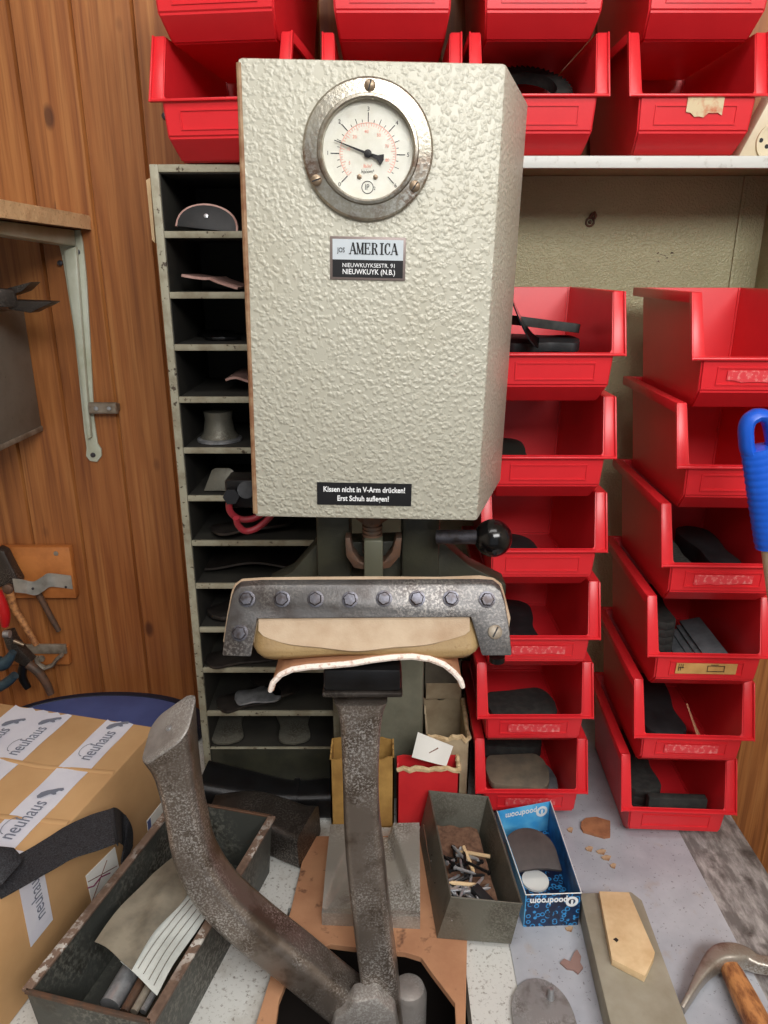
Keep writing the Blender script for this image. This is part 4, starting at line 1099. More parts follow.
# ------------------------------------------------------------------ screw tin
def ngon_open_box(name, top4, bot4, mat, parent, th=.0012, rimr=0):
    """open tray from 4 top and 4 bottom corners (ccw from above)"""
    m = MB()
    T_ = [m.bm.verts.new(p) for p in top4]; B_ = [m.bm.verts.new(p) for p in bot4]
    m.face(B_[::-1])
    for i in range(4): m.face([B_[i], B_[(i + 1) % 4], T_[(i + 1) % 4], T_[i]])
    bmesh.ops.recalc_face_normals(m.bm, faces=m.bm.faces[:])
    bmesh.ops.solidify(m.bm, geom=m.bm.faces[:], thickness=th)
    if rimr:
        for i in range(4):
            m.tube([top4[i], top4[(i + 1) % 4]], rimr, 8)
    return build(m, name, mat, parent, smooth=30)
zr = ZB + .067; z_ = ZB + .0095
tin = thing('screw_tin', G(480, 900, z_), 'small open sheet-metal tin of screws and pins on the bench beside the blue carton', 'tin')
T4 = [G(451, 897, zr), G(522, 904, zr), G(488, 797, zr), G(429, 791, zr)]
B4 = [G(437, 938, z_), G(511, 944, z_), G(511, 944, z_), G(437, 938, z_)]
fl0, fr0 = B4[0], B4[1]
ax = (T4[3] - T4[0]); ax2 = (T4[2] - T4[1])
B4[2] = fr0 + ax2 * .93 + V((-.004, 0, 0)); B4[3] = fl0 + ax * .93
for q in (B4[2], B4[3]): q.z = z_
ngon_open_box('body', T4, B4, M['tin'], tin, .0014, .0011)
rnd = random.Random(3)
def tin_pt(s, r, h):
    p = (B4[0] * (1 - s) + B4[1] * s) * (1 - r) + (B4[3] * (1 - s) + B4[2] * s) * r
    return V((p.x, p.y, z_ + h))
m = MB(); m.grid(lambda s, r: tin_pt(.05 + .9 * s, .04 + .92 * r, .0150 + .012 * max(0, r - .35) + .0015 * math.sin(s * 19 + r * 23)), 16, 22)
build(m, 'rust_dust', plain('rusty_dust', S(128, 96, 76), .9, 0, S(92, 66, 52), 140), tin, 'rusty dust heaped in the tin', kind='stuff')
kinds = [('screw', M['steel'], 30), ('wood_pin', M['palewood'], 4), ('tack', M['iron'], 20)]
order = ['near the front', 'by the left wall', 'in the middle', 'by the right wall', 'toward the back']
def small_rod(L, r, head, M4):
    mb = MB(); mb.lathe([(r * .3, 0), (r, L * .12), (r, L * .9), (head, L * .93), (head, L), (.0002, L * 1.01)], 8, M4); return mb
for nm, mat, cnt in kinds:
    for i in range(cnt):
        s, r = rnd.uniform(.20, .80), rnd.uniform(.08, .66)
        p = tin_pt(s, r, .0195 + .012 * rnd.random() + .006 * max(0, r - .3))
        L = rnd.uniform(.020, .036) if nm != 'wood_pin' else rnd.uniform(.03, .05)
        mm = Matrix.Translation(p) @ Matrix.Rotation(rnd.uniform(0, 2 * PI), 4, 'Z') @ Matrix.Rotation(math.radians(rnd.uniform(72, 100)), 4, 'Y') @ Matrix.Translation((0, 0, -L / 2))
        rr = .0019 if nm != 'wood_pin' else .0024
        lab = {'screw': 'loose bright steel screw in the heap inside the screw tin', 'wood_pin': 'pale wooden pin among the screws in the tin', 'tack': 'black tack among the screws in the tin'}[nm]
        build(small_rod(L, rr, .003 if nm != 'wood_pin' else rr, mm), nm, mat, None, lab, nm.replace('_', ' '), {'screw': 'steel screws in the tin', 'wood_pin': 'wooden pins in the tin', 'tack': 'black tacks in the tin'}[nm])
p = tin_pt(.70, .22, .024); m = MB(); m.box(-.016, .016, -.006, .006, 0, .010, .0015, Matrix.Translation(p) @ Matrix.Rotation(-.9, 4, 'Z') @ Matrix.Rotation(.15, 4, 'Y'))
build(m, 'rubber_block', M['black'], None, 'black rubber block by the right wall inside the screw tin', 'rubber block')

# ------------------------------------------------------------------ blue carton with a heel piece
zc = ZL + .049
bcx = thing('carton', G(540, 900, ZL), 'open blue printed carton with white lettering beside the screw tin', 'carton')
f0, f1 = G(519, 927, ZL), G(578, 925, ZL); k1, k0 = G(550.5, 801, zc), G(497, 811, zc)
f0.x = f1.x - .066
kb1, kb0 = V((k1.x, k1.y, ZL)), V((k0.x, k0.y, ZL))
def wallq(a, b, h, th, inn, mat, nm):
    m = MB(); inn = V(inn) * th
    m.hexa([a, b, b + inn, a + inn, a + V((0, 0, h)), b + V((0, 0, h)), b + inn + V((0, 0, h)), a + inn + V((0, 0, h))], .0003); return build(m, nm, mat, bcx, smooth=20)
H_ = .049
fw = wallq(f0, f1, H_, .0012, (0, 1, 0), M['blueprint'], 'front_wall')
wallq(f1, kb1, H_, .0012, (-1, 0, 0), plain('dark_blue_card', S(24, 70, 120), .4, 0, S(40, 110, 170), 60), 'side_wall')
bw = wallq(kb1 + V((0, -.0, 0)), kb0, H_, .0012, (0, -1, 0), M['bluelight'], 'back_wall')
wallq(kb0, f0, H_, .0012, (1, 0, 0), M['bluelight'], 'side_wall')
m = MB(); m.prism([f0 + V((.001, .001, .0003)), f1 + V((-.001, .001, .0003)), kb1 + V((-.001, -.001, .0003)), kb0 + V((.001, -.001, .0003))], (0, 0, .0012)); build(m, 'floor', M['blueprint'], bcx, smooth=20)
m = MB(); m.tube([f0 + V((0, 0, H_)), f1 + V((0, 0, H_))], .0006, 6); m.tube([f1 + V((0, 0, H_)), kb1 + V((0, 0, H_))], .0006, 6); m.tube([kb0 + V((0, 0, H_)), f0 + V((0, 0, H_))], .0006, 6); build(m, 'white_edge', M['white'], bcx, 'white cut edges')
xd = (f1 - f0).normalized()
def upside(o, ydir): return frame(o, -xd, ydir)
o = f0.lerp(f1, .42) + V((0, -.0006, H_ * .80)); build(text_mb('poodroom', .0125, frame(o, -xd, (0, 0, -1)), .82, .0001, .0004), 'lettering', M['whiteprint'], fw, 'white lettering upside down', smooth=0)
def ringlogo(c, fx, fy, r, par):
    m = MB()
    for i in range(28):
        a0, a1 = 2 * PI * i / 28, 2 * PI * (i + 1) / 28
        e = lambda a, q: c + fx * math.cos(a) * q + fy * math.sin(a) * q
        m.prism([e(a0, r * .55), e(a1, r * .55), e(a1, r), e(a0, r)], fx.cross(fy) * .0002)
    m.prism([c + fx * -r * .15 + fy * -r * .6, c + fx * r * .2 + fy * -r * .6, c + fx * r * .2 + fy * r * .35, c + fx * -r * .15 + fy * r * .35], fx.cross(fy) * .0002)
    build(m, 'round_emblem', M['whiteprint'], par, 'white ring emblem', smooth=0)
ringlogo(f0.lerp(f1, .84) + V((0, -.0007, H_ * .76)), xd, V((0, 0, 1)), .0075, fw)
yb = (k1 - k0).normalized()
ob = kb0.lerp(kb1, .45) + V((0, -.0021, H_ * .80)); build(text_mb('poodroom', .0130, frame(ob, -yb, (0, 0, -1)), .82, .0001, .0003), 'lettering', M['whiteprint'], bw, 'white lettering upside down', smooth=0)
ringlogo(kb0.lerp(kb1, .84) + V((0, -.0022, H_ * .74)), yb, V((0, 0, 1)), .0085, bw)
hc_ = G(536, 868, ZL + .030)
MT = pose(V((hc_.x - .001, hc_.y - .003, ZL + .0225)), 6, 18, 0)
piece(heel_pts(.060, .068, notch=.004), .005, MT, M['brownrub'], 'brown-grey round heel piece leaning in the blue carton', 'heel_piece', 'heel piece')
m = MB(); c = G(540, 872, ZL + .004); m.lathe([(.017, 0), (.017, .003), (.0002, .003)], 28, Matrix.Translation((hc_.x + .002, hc_.y + .006, ZL + .0022))); build(m, 'paper_disc', M['white'], None, 'white paper disc under the heel piece in the blue carton', 'paper disc')

# ------------------------------------------------------------------ stone, wood offcut, hammer, iron heel plate, scraps
zs = ZL + .029
p = [G(579.5, 893, zs), G(631, 891.5, zs), G(642, 900, zs), G(690, 1030, zs), G(712, 1095, zs), G(640, 1110, zs), G(612, 1030, zs)]
m = MB(); m.prism([V((q.x, q.y, ZL + .0002)) for q in p][::-1], (0, 0, .0288), .0012)
build(m, 'whetstone', M['stone'], None, 'long grey stone slab lying on the linoleum under a wood offcut', 'stone slab', smooth=25)
zw = zs + .0095
p = [G(599, 891, zw), G(629, 892, zw), G(655, 952, zw), G(654, 957, zw), G(645, 976, zw), G(612, 959, zw)]
m = MB(); m.prism([V((q.x, q.y, zs + .0003)) for q in p], (0, 0, .0092), .0007)
wo = thing('wood_offcut', V((p[0].x, p[0].y, zs)), 'pale pointed wood offcut lying on the stone slab', 'wood offcut'); build(m, 'block', M['palewood'], wo, smooth=25)
m = MB(); c = G(616, 940, zw + .0002); m.prism([c + V((-.003, .001, 0)), c + V((.001, .003, 0)), c + V((.003, 0, 0)), c + V((0, -.003, 0))], (0, 0, .0002)); build(m, 'knot_hole', M['wood_dark_hole'], wo, 'dark chip in the top')

hz = ZB + .018
ham = thing('hammer', G(735, 960, ZB), "cobbler's hammer with a wooden handle lying at the lower right of the bench", 'hammer')
hp = [G(682, 1010, hz - .010), G(690, 996, hz - .005), G(702, 975, hz), G(716, 960, hz + .002), G(730, 957, hz + .002), G(744, 958, hz), G(757, 964, hz), G(772, 966, hz), G(790, 967, hz)]
hr = [(.003, .0075), (.0035, .009), (.006, .0100), (.010, .0120), (.0115, .0125), (.0095, .011), (.0075, .0085), (.008, .0085), (.012, .0125)]
q = smoothpath([(*a, *r) for a, r in zip(hp, hr)], 4)
m = MB(); m.tube([V(a[:3]) for a in q], [a[3:5] for a in q], sect=rsect(.5)); build(m, 'head', M['hammerhead'], ham, smooth=50)
ha, hb = G(727, 962, hz), G(766, 1040, hz + .004)
m = MB(); m.tube([ha, ha.lerp(hb, .15), ha.lerp(hb, .5), hb, hb + (hb - ha) * .9], [(.0085, .0075), (.011, .0095), (.0125, .011), (.0135, .012), (.0145, .013)], sect=rsect(.8)); build(m, 'handle', M['hhandle'], ham, 'worn brown wooden handle', smooth=60)

c = G(544.5, 1018, ZL + .004)
hp_ = thing('heel_plate', V((c.x, c.y, ZL)), 'round-topped pitted iron heel plate with a pin at the lower edge of the photo', 'iron plate')
tp0 = G(544, 978, ZL + .004); lf = G(513, 1022, ZL + .004); rt = G(576, 1020, ZL + .004)
hw = (rt.x - lf.x) / 2; xm = (rt.x + lf.x) / 2
pts = []
for i in range(25):
    a = PI * i / 24; pts.append(V((xm + hw * math.cos(a), lf.y + (tp0.y - lf.y) * math.sin(a) ** .85, ZL + .0003)))
pts += [V((xm - hw * .95, lf.y - .05, ZL + .0003)), V((xm - hw * .5, lf.y - .085, ZL + .0003)), V((xm + hw * .5, lf.y - .085, ZL + .0003)), V((xm + hw * .95, lf.y - .05, ZL + .0003))]
m = MB(); m.prism(pts, (0, 0, .0038), .0008); build(m, 'plate', M['heelplate'], hp_, smooth=25)
c = G(550.5, 998, ZL + .004); m = MB(); m.lathe([(.0042, 0), (.0036, .004), (.0030, .012), (.0024, .0135), (.0002, .0138)], 16, Matrix.Translation(c)); build(m, 'pin', M['steel'], hp_)

def scrap(px, z, th, mat, name, label, cat, curl=0, grp=None):
    m = MB(); m.prism([G(u, v, z) for u, v in px], (0, 0, th), 0); 
    return build(m, name, mat, None, label, cat, grp, smooth=25)
scrap([(581, 824), (586, 820), (596, 819), (610, 823), (610, 838), (604, 839), (583, 833), (580.5, 829)], ZL + .0002, .004, M['leafbits'], 'leather_scrap', 'reddish-brown leather offcut on the linoleum in front of the bins', 'leather scrap')
scrap([(560, 964), (564, 960), (570, 963), (574, 954), (577, 951), (581, 958), (580, 964), (583, 969), (578, 975), (573, 971), (567, 970)], ZL + .0002, .0025, plain('pinkish_brown_crumb', S(150, 120, 112), .9), 'leather_scrap', 'crumpled pinkish-brown scrap beside the stone slab', 'leather scrap')
for i, (u, v) in enumerate(((570, 830), (589, 849), (601, 852), (613, 866), (569, 929), (606, 858))):
    w_ = 3 + (i % 3)
    scrap([(u - w_, v), (u, v - 2), (u + w_, v - 1), (u + w_ * .6, v + 3), (u - w_ * .5, v + 2)], ZL + .0002, .002, M['dust'], 'leather_crumb', 'tiny pale leather crumb scattered on the linoleum', 'leather scrap', grp='crumbs on the linoleum')

# ------------------------------------------------------------------ loose iron forms behind the tray
# black form lying in front of the cabinet
a0, a1, a2, a3 = V((-.262, .878, ZB + .032)), V((-.20, .874, ZB + .026)), V((-.135, .868, ZB + .022)), V((-.075, .872, ZB + .022))
m = MB(); q = smoothpath([(*a0, .034, .031), (*a1, .029, .025), (*a2, .022, .021), (*a3, .024, .021)], 5)
fi = thing('iron_form', (-.17, .875, ZB), 'black flared iron shoe form lying in front of the pigeonhole cabinet', 'iron form')
m.tube([V(k[:3]) for k in q], [k[3:5] for k in q], sect=rsect(.45)); build(m, 'form', M['iron'], fi, smooth=50)
cc = a2.lerp(a3, .15); m = MB(); m.tube([cc - V((.004, 0, 0)), cc + V((.004, 0, 0))], [(.0245, .0225)] * 2, sect=rsect(.45)); build(m, 'collar', M['iron'], fi, smooth=50)
# grey-brown form behind the tray
m = MB()
q = smoothpath([(-.235, .818, ZB + .028, .030, .024), (-.185, .815, ZB + .030, .034, .028), (-.145, .806, ZB + .029, .032, .026), (-.118, .796, ZB + .026, .033, .0255), (-.100, .790, ZB + .0265, .036, .026)], 5)
m.tube([V(k[:3]) for k in q], [k[3:5] for k in q], sect=rsect(.35)); build(m, 'iron_form', M['armdark'], None, 'grey-brown iron form lying behind the dark metal tray', 'iron form', smooth=50)

# ------------------------------------------------------------------ long tray
zr = ZB + .086
tray = thing('metal_tray', G(150, 930, ZB), 'long dark metal tray with chipped rims holding paper and rods beside the cardboard box', 'tray')
T4 = [V((-.340, .512, zr)), V((-.215, .478, zr)), V((-.147, .735, zr)), V((-.272, .765, zr))]
T4[0] = G(26, 991, zr); T4[1] = G(150, 1022, zr); T4[2] = G(272, 817, zr)
T4[3] = T4[0] + (T4[2] - T4[1])
cen = sum(T4, V()) / 4
B4 = [V((cen.x + (q.x - cen.x) * .93, cen.y + (q.y - cen.y) * .97, ZB + .0008)) for q in T4]
ngon_open_box('body', T4, B4, M['traypaint'], tray, .0022)
for i in (3, 1):
    m = MB(); a, b_ = T4[i], T4[(i + 1) % 4]
    d = (b_ - a).normalized(); sd = d.cross(V((0, 0, 1)))
    m.tube([a, b_], [(.0048, .0022)] * 2, sect=rsect(.4)); build(m, 'rim', M['trayrim'], tray, 'chipped painted rim')
for i in (0, 2):
    m = MB(); m.tube([T4[i], T4[(i + 1) % 4]], [(.0022, .0022)] * 2, sect=rsect(.4)); build(m, 'rim', M['rust'], tray, 'thin rusty rim')
def tr(s, r, h):                   # point inside the tray: s across, r along from the front
    p = (B4[0] * (1 - s) + B4[1] * s) * (1 - r) + (B4[3] * (1 - s) + B4[2] * s) * r
    return V((p.x, p.y, ZB + h))
zt_ = ZB + .058
m = MB(); a, b_ = G(110, 1006, zt_), G(172, 900, zt_ + .004); m.cyl(a, b_, .0105, n=24); tb = build(m, 'steel_tube', M['steel'], None, 'bright steel tube lying lengthwise in the dark tray', 'tube')
for i, (p0, p1, rr, mt) in enumerate((((124, 1012), (184, 905), .0045, M['rust']), ((134, 1012), (193, 908), .004, M['oldmetal']), ((143, 1012), (200, 912), .0035, M['steel']))):
    m = MB(); m.tube([G(*p0, zt_ + .004), G(*p1, zt_ + .008)], rr, 10)
    build(m, 'metal_rod', mt, None, ['rusty rod next to the steel tube in the dark tray', 'grey rod between the rusty rod and the thin rod in the tray', 'thin bright rod along the right rim of the dark tray'][i], 'rod')
m = MB(); pb = [G(u, v, ZB + .040) for u, v in ((96, 1016), (150, 1016), (206, 912), (160, 905))]
m.prism(pb, (0, 0, -.008), .001); build(m, 'wood_strip', M['stoneside'], None, 'dark wooden strip under the rods in the tray', 'wood strip')
# thin paper bag draped over the tubes
pz = ZB + .082
pp = [(95, 945), (152, 875), (176, 858), (200, 888), (207, 915), (160, 995), (122, 970)]
pc = [(95, 944), (124, 908), (153, 875), (176, 857)]
pd = [(157, 995), (172, 968), (188, 942), (206, 914)]
def paperf(s, r):
    i = s * 3; k = min(int(i), 2); f = i - k
    a = V((pc[k][0] * (1 - f) + pc[k + 1][0] * f, pc[k][1] * (1 - f) + pc[k + 1][1] * f)); c = V((pd[k][0] * (1 - f) + pd[k + 1][0] * f, pd[k][1] * (1 - f) + pd[k + 1][1] * f))
    q = a.lerp(c, r); p = G(q.x, q.y, pz)
    p.z += .005 * math.sin(r * PI * 1.1) + .0012 * abs(math.sin(r * 7 + s * 3)) + .002 * math.sin(s * 5)
    return p
M['bag'] = plain('greyish_paper_bag', S(150, 142, 126), .45, 0, S(116, 110, 98), 26, .4, .65, bump=(26, .5, .003))
m = MB(); m.grid(lambda u, v: paperf(u * .97, v * .60) + V((0, 0, .003 + .002 * math.sin(u * 8 + v * 5))), 22, 20); m.thick(.0006)
build(m, 'paper_bag', M['bag'], None, 'creased greyish paper bag lying over the steel tube in the dark tray', 'paper bag', smooth=60)
M['linedpaper'] = plain('white_lined_paper', S(206, 210, 206), .6, 0, S(176, 180, 176), 18, .45, .7, bump=(30, .3, .002))
m = MB(); m.grid(lambda u, v: paperf(u, .42 + .58 * v), 20, 14); m.thick(.0005)
pg = build(m, 'paper_sheet', M['linedpaper'], None, 'whitish lined paper sheet sticking out of the greyish paper bag in the tray', 'paper', smooth=60)
for k in range(4):
    m = MB(); m.tube([paperf(.05 + .92 * i / 12, .66 + .085 * k) + V((0, 0, .0010)) for i in range(13)], .0004, 5); build(m, 'printed_line', M['greymetal'], pg, 'thin grey line')

# ------------------------------------------------------------------ cardboard box with tape
zb_ = CAMZ - .60
O_ = G(157, 727, zb_)
dirL = (G(50, 886, zb_) - G(153, 764, zb_)).normalized()   # along the right edge, toward the viewer
dirW = V((dirL.y, -dirL.x, 0))                             # across, to the left
if dirW.x > 0: dirW = -dirW
LEN, WID = .46, .42
hbx = zb_ - ZB
cb = thing('cardboard_box', O_ + dirL * LEN / 2 + dirW * WID / 2 - V((0, 0, hbx)), 'large brown cardboard box with white printed tape at the left of the bench', 'cardboard box')
def BX(l, w, z=0): return O_ + dirL * l + dirW * w + V((0, 0, z))
m = MB(); m.hexa([BX(0, 0, -hbx + .001), BX(0, WID, -hbx + .001), BX(LEN, WID, -hbx + .001), BX(LEN, 0, -hbx + .001), BX(0, 0), BX(0, WID), BX(LEN, WID), BX(LEN, 0)], .003)
for q in (.10, .19, .30):
    m.tube([BX(q, .002, .0004), BX(q + .012, .10, .0010), BX(q + .005, WID - .01, .0004)], [(.004, .0008)] * 3, 8)
body = build(m, 'box_body', M['card'], cb, smooth=30)
def pxw(u, v):
    q = G(u, v, zb_) - O_; return q.dot(dirL), q.dot(dirW)
def tape(w0, w1, l0, l1, z, label):
    m = MB()
    def f(s, r):
        l = l0 + (l1 - l0) * r; w = w0 + (w1 - w0) * s
        zz = z + .0004 * math.sin(l * 90 + w * 60)
        if r == 0: l += .003 * math.sin(s * 23)
        return BX(l, w, zz)
    m.grid(f, 6, 40); m.thick(.0004); return build(m, 'tape', M['tape'], body, label, smooth=60)
lA, wA1 = pxw(107, 720.5); _, wA0 = pxw(135, 723.5)
lB, wB1 = pxw(44, 712); _, wB0 = pxw(75, 714)
tapes = [tape(wA0, wA1, lA + .001, LEN - .02, .0012, 'white tape strip nearest the right edge'), tape(wB0, wB1 + .004, max(lB, .002), LEN - .02, .0014, 'white tape strip in the middle'), tape(wB1 - .006, wB1 + .050, .004, LEN - .02, .0010, 'white tape strip at the left')]
up_ = -dirL; lef = dirW
def print_on(tp, wc, l, size=.0265):
    z = .0024
    mm = frame(BX(l, wc - .002, z), -dirL, dirW)        # reads away from the viewer, tops to the left
    build(text_mb('neuhaus', size, mm, .72, .00008), 'lettering', M['tapeink'], tp, 'grey lettering', smooth=0)
    m = MB(); c = V((-.012, .0115, 0))
    for i in range(14):
        a0, a1 = PI * (.05 + .95 * i / 14), PI * (.05 + .95 * (i + 1) / 14)
        e = lambda a, r: mm @ (c + V((math.cos(a) * r * .95, math.sin(a) * r * .62 - .004, 0)))
        m.prism([e(a0, .0135), e(a1, .0135), e(a1, .0145), e(a0, .0145)], (0, 0, .00015))
    build(m, 'printed_arc', M['tapeink'], tp, smooth=0)
    m = MB()                                              # the little printed figure after the word
    sh = [(.040, .010), (.044, .013), (.052, .012), (.058, .007), (.062, .001), (.066, -.004), (.069, -.010), (.066, -.013), (.062, -.012), (.062, -.008), (.058, -.006), (.054, -.009), (.052, -.006), (.053, -.001), (.047, .003), (.042, .006)]
    m.prism([mm @ V((x * .80 + .002, y * .95, 0)) for x, y in sh], (0, 0, .00015)); build(m, 'printed_figure', M['tapeink'], tp, smooth=0)
lq, wq = pxw(107, 748); print_on(tapes[0], (wA0 + wA1) / 2, lq)
lq, wq = pxw(45, 822); print_on(tapes[0], (wA0 + wA1) / 2, lq + .004)
lq, wq = pxw(41, 742); print_on(tapes[1], (wB0 + wB1) / 2, lq + .004)
lq, wq = pxw(0, 800); print_on(tapes[1], (wB0 + wB1) / 2, lq + .03)
lq, wq = pxw(0, 745); print_on(tapes[2], wB1 + .024, lq)
# cross tape folding over the right edge
lc0, _ = pxw(72, 861); lc1, _ = pxw(48, 887)
m = MB()
def foldt(s, r):
    l = lc0 + (lc1 - lc0) * s + .002
    d = r * .19
    if d < .10: return BX(l, .10 - d, .0018)
    return BX(l + (d - .10) * .0, -.0012, .0018 - (d - .10))
m.grid(foldt, 4, 38); m.thick(.0004); ct = build(m, 'tape', M['tape'], body, 'white tape folded over the right edge', smooth=20)
mmz = frame(BX((lc0 + lc1) / 2, -.0018, -.040), (0, 0, 1), dirL)
build(text_mb('neuhaus', .024, mmz, .75, .00008), 'lettering', M['tapeink'], ct, 'grey lettering', smooth=0)
def RF(u, v, off):                 # point on the plane lying "off" outside the right face
    d = ray(u, v); n_ = -dirW; o_ = O_ + n_ * off - V((0, 0, CAMZ)); t_ = o_.dot(n_) / d.dot(n_)
    return d * t_ + V((0, 0, CAMZ))
m = MB(); m.prism([RF(u, v, .0016) for u, v in ((86, 876), (115, 847), (119.5, 869), (93, 906))], dirW * .0008)
ls = build(m, 'address_label', M['white'], body, 'white label with pen strokes on the right face', smooth=0)
for a, c in (((92, 902), (107, 860)), ((88, 882), (117, 866))):
    m = MB(); m.tube([RF(*a, .0022), RF(*c, .0022)], .0005, 5); build(m, 'pen_line', M['greymark'], ls, 'grey pen line')
m = MB(); m.tube([RF(u, v, .0024) for u, v in ((88, 888), (94, 886), (101, 877), (110, 873))], .0008, 5); build(m, 'pen_stroke', M['purple_ink'], ls, 'purple pen stroke')
m = MB(); m.prism([RF(u, v, .0016) for u, v in ((147, 821), (166, 797), (168, 812), (148.5, 834))], dirW * .0008)
sl_ = build(m, 'small_label', M['white'], body, 'small white and blue label on the right face', smooth=0)
m = MB(); m.prism([RF(u, v, .0022) for u, v in ((147.5, 822), (150.5, 818), (151.8, 829), (149, 833))], dirW * .0005); build(m, 'blue_bar', M['bluelid'], sl_, 'blue bar', smooth=0)
# black strap: a ribbed ribbon given by its two edges
strap = thing('webbing_strap', BX(.22, .05), 'black ribbed webbing strap lying over the edge of the cardboard box', 'strap')
prs = [((-6, 868), (0, 898), .006), ((12, 858), (18, 888), .008), ((32, 847), (39, 876), .010), ((50, 836), (57, 866), .012), ((66, 826), (73, 857), .014), ((90, 815), (98, 849), .016), ((108, 809.5), (114, 843), .018), ((115, 807.5), (118.5, 842.5), .016)]
pairs = [tuple([*G(*a, zb_ + h), *G(*b_, zb_ + h)]) for a, b_, h in prs]
for a, b_, o1, o2 in (((121, 811), (122, 843), .012, .012), ((129, 820), (124, 850), .014, .013), ((133, 831), (122.5, 860), .0135, .013), ((133, 846), (122.5, 872), .013, .0125)):
    pairs.append(tuple([*RF(*a, o1), *RF(*b_, o2)]))
q = smoothpath(pairs, 5)
m = MB()
g_ = [[m.bm.verts.new(V(a[:3]).lerp(V(a[3:]), k / 6)) for k in range(7)] for a in q]
for i in range(len(g_) - 1):
    for j in range(6): m.face([g_[i][j], g_[i + 1][j], g_[i + 1][j + 1], g_[i][j + 1]])
m.thick(.0022); build(m, 'band', M['webbing'], strap, smooth=50)
c = G(3, 866, zb_ + .014)
m = MB(); m.tube([c + V((-.05, .0, .004)), c + V((-.02, -.004, .008)), c + V((.004, -.006, .008)), c + V((.014, -.008, .0))], [(.020, .007), (.021, .008), (.020, .008), (.017, .004)], sect=rsect(.8)); build(m, 'folded_end', M['webbing'], strap, 'folded thick end of the strap', smooth=50)

# blue lid behind the box
lc = V((-.478, 1.052, ZB))
t_ = thing('lid', lc, 'blue rounded lid with a dark rim behind the cardboard box', 'lid')
def ell(a, b, z): return [lc + V((a * math.cos(2 * PI * i / 56), b * math.sin(2 * PI * i / 56), z)) for i in range(56)]
m = MB(); m.rings([ell(.172, .090, .0006), ell(.176, .094, .006), ell(.176, .094, .022), ell(.172, .09, .027), ell(.160, .080, .027), ell(.158, .078, .023), ]); build(m, 'rim', M['bluedark'], t_)
m = MB(); m.rings([ell(.157, .077, .0232), ell(.155, .075, .028), ell(.10, .05, .031), ell(.002, .001, .0315)]); build(m, 'top', M['bluelid'], t_)

# ------------------------------------------------------------------ the blue-gripped stick at the right
ga, gb = P(755.5, 409, .70), P(772.5, 545, .70)
dr = (gb - ga).normalized()
t_len = (ga.z) / -dr.z
foot = ga + dr * t_len
# lean the stick a little toward the viewer so it clears the bench edge
st = thing('broom_stick', V((foot.x, foot.y, 0)), 'pale stick with a blue ribbed hanging grip leaning at the right edge', 'stick')
m = MB()
pr = []
Lg = (gb - ga).length
n = 60
side = dr.cross(V((0, 1, 0))).normalized()
prof = []
for i in range(n + 1):
    s = i / n
    r = .0190 - .0022 * s + (.0007 if (i % 3 == 0 and s > .24) else 0)
    if s < .12: r *= math.sqrt(max(.02, 1 - ((.12 - s) / .12) ** 2))
    if s > .97: r *= .97
    fl2 = .55 + .30 * min(1, s / .6)
    prof.append((r, r * fl2))
# eye of the grip: build the upper part as a loop, the lower as a tube
eye = []
lo_i = int(n * .27)
m.tube([ga + dr * Lg * (i / n) for i in range(lo_i, n + 1)], prof[lo_i:], 20, up=(0, 1, 0))
cen_e = ga + dr * (.0285)
loop = [(0, -.0222), (.0070, -.0195), (.0112, -.012), (.0125, 0), (.0125, .010), (.0085, .0175), (0, .0200), (-.0085, .0175), (-.0125, .010), (-.0125, 0), (-.0112, -.012), (-.0070, -.0195)]
lp = smoothpath([tuple(a) for a in loop + [loop[0]]], 4)[:-1]
rg = []
for i, a in enumerate(lp):
    b2 = lp[(i + 1) % len(lp)]; p0 = lp[i - 1]
    tng = V((b2[0] - p0[0], b2[1] - p0[1])).normalized(); nx = V((tng.y, -tng.x))
    c = cen_e + side * -a[0] + dr * a[1]
    nrm2 = side * -nx.x + dr * nx.y
    rg.append([c + nrm2 * .0066 * math.cos(2 * PI * k / 12) + V((0, 1, 0)) * .0102 * math.sin(2 * PI * k / 12) for k in range(12)])
m.rings(rg, cap=False, close=True)
grip = build(m, 'grip', M['blueplastic'], st, 'blue ribbed grip with a hanging eye', smooth=40)
m = MB(); m.tube([gb - dr * .004, foot + V((0, 0, .001))], .0112, 18, up=(0, 1, 0)); build(m, 'shaft', M['shaft'], st)

# ------------------------------------------------------------------ things on the left wall
YW = WY - .0005
sb = thing('wall_shelf', P(60, 230, YW), 'rough chipboard shelf board on a white bracket at the upper left', 'shelf')
xe = P(91, 222, YW).x; zt1 = P(91, 215.5, YW).z; zt0 = P(91, 229, YW).z
m = MB(); n = 30
m.box(xe - .36, xe - .002, .45, YW, zt0, zt1)
build(m, 'board', plain('shelf_board_face', S(150, 112, 78), .7, 0, S(120, 86, 58), 14), sb, smooth=0)
m = MB(); m.grid(lambda s, r: V((xe - .0015 + .002 * random.random(), .45 + (YW - .45) * s, zt0 - .001 + (zt1 - zt0 + .001) * r)), 90, 4); build(m, 'raw_edge', M['cork'], sb, 'raw crumbly chipboard end', smooth=60)
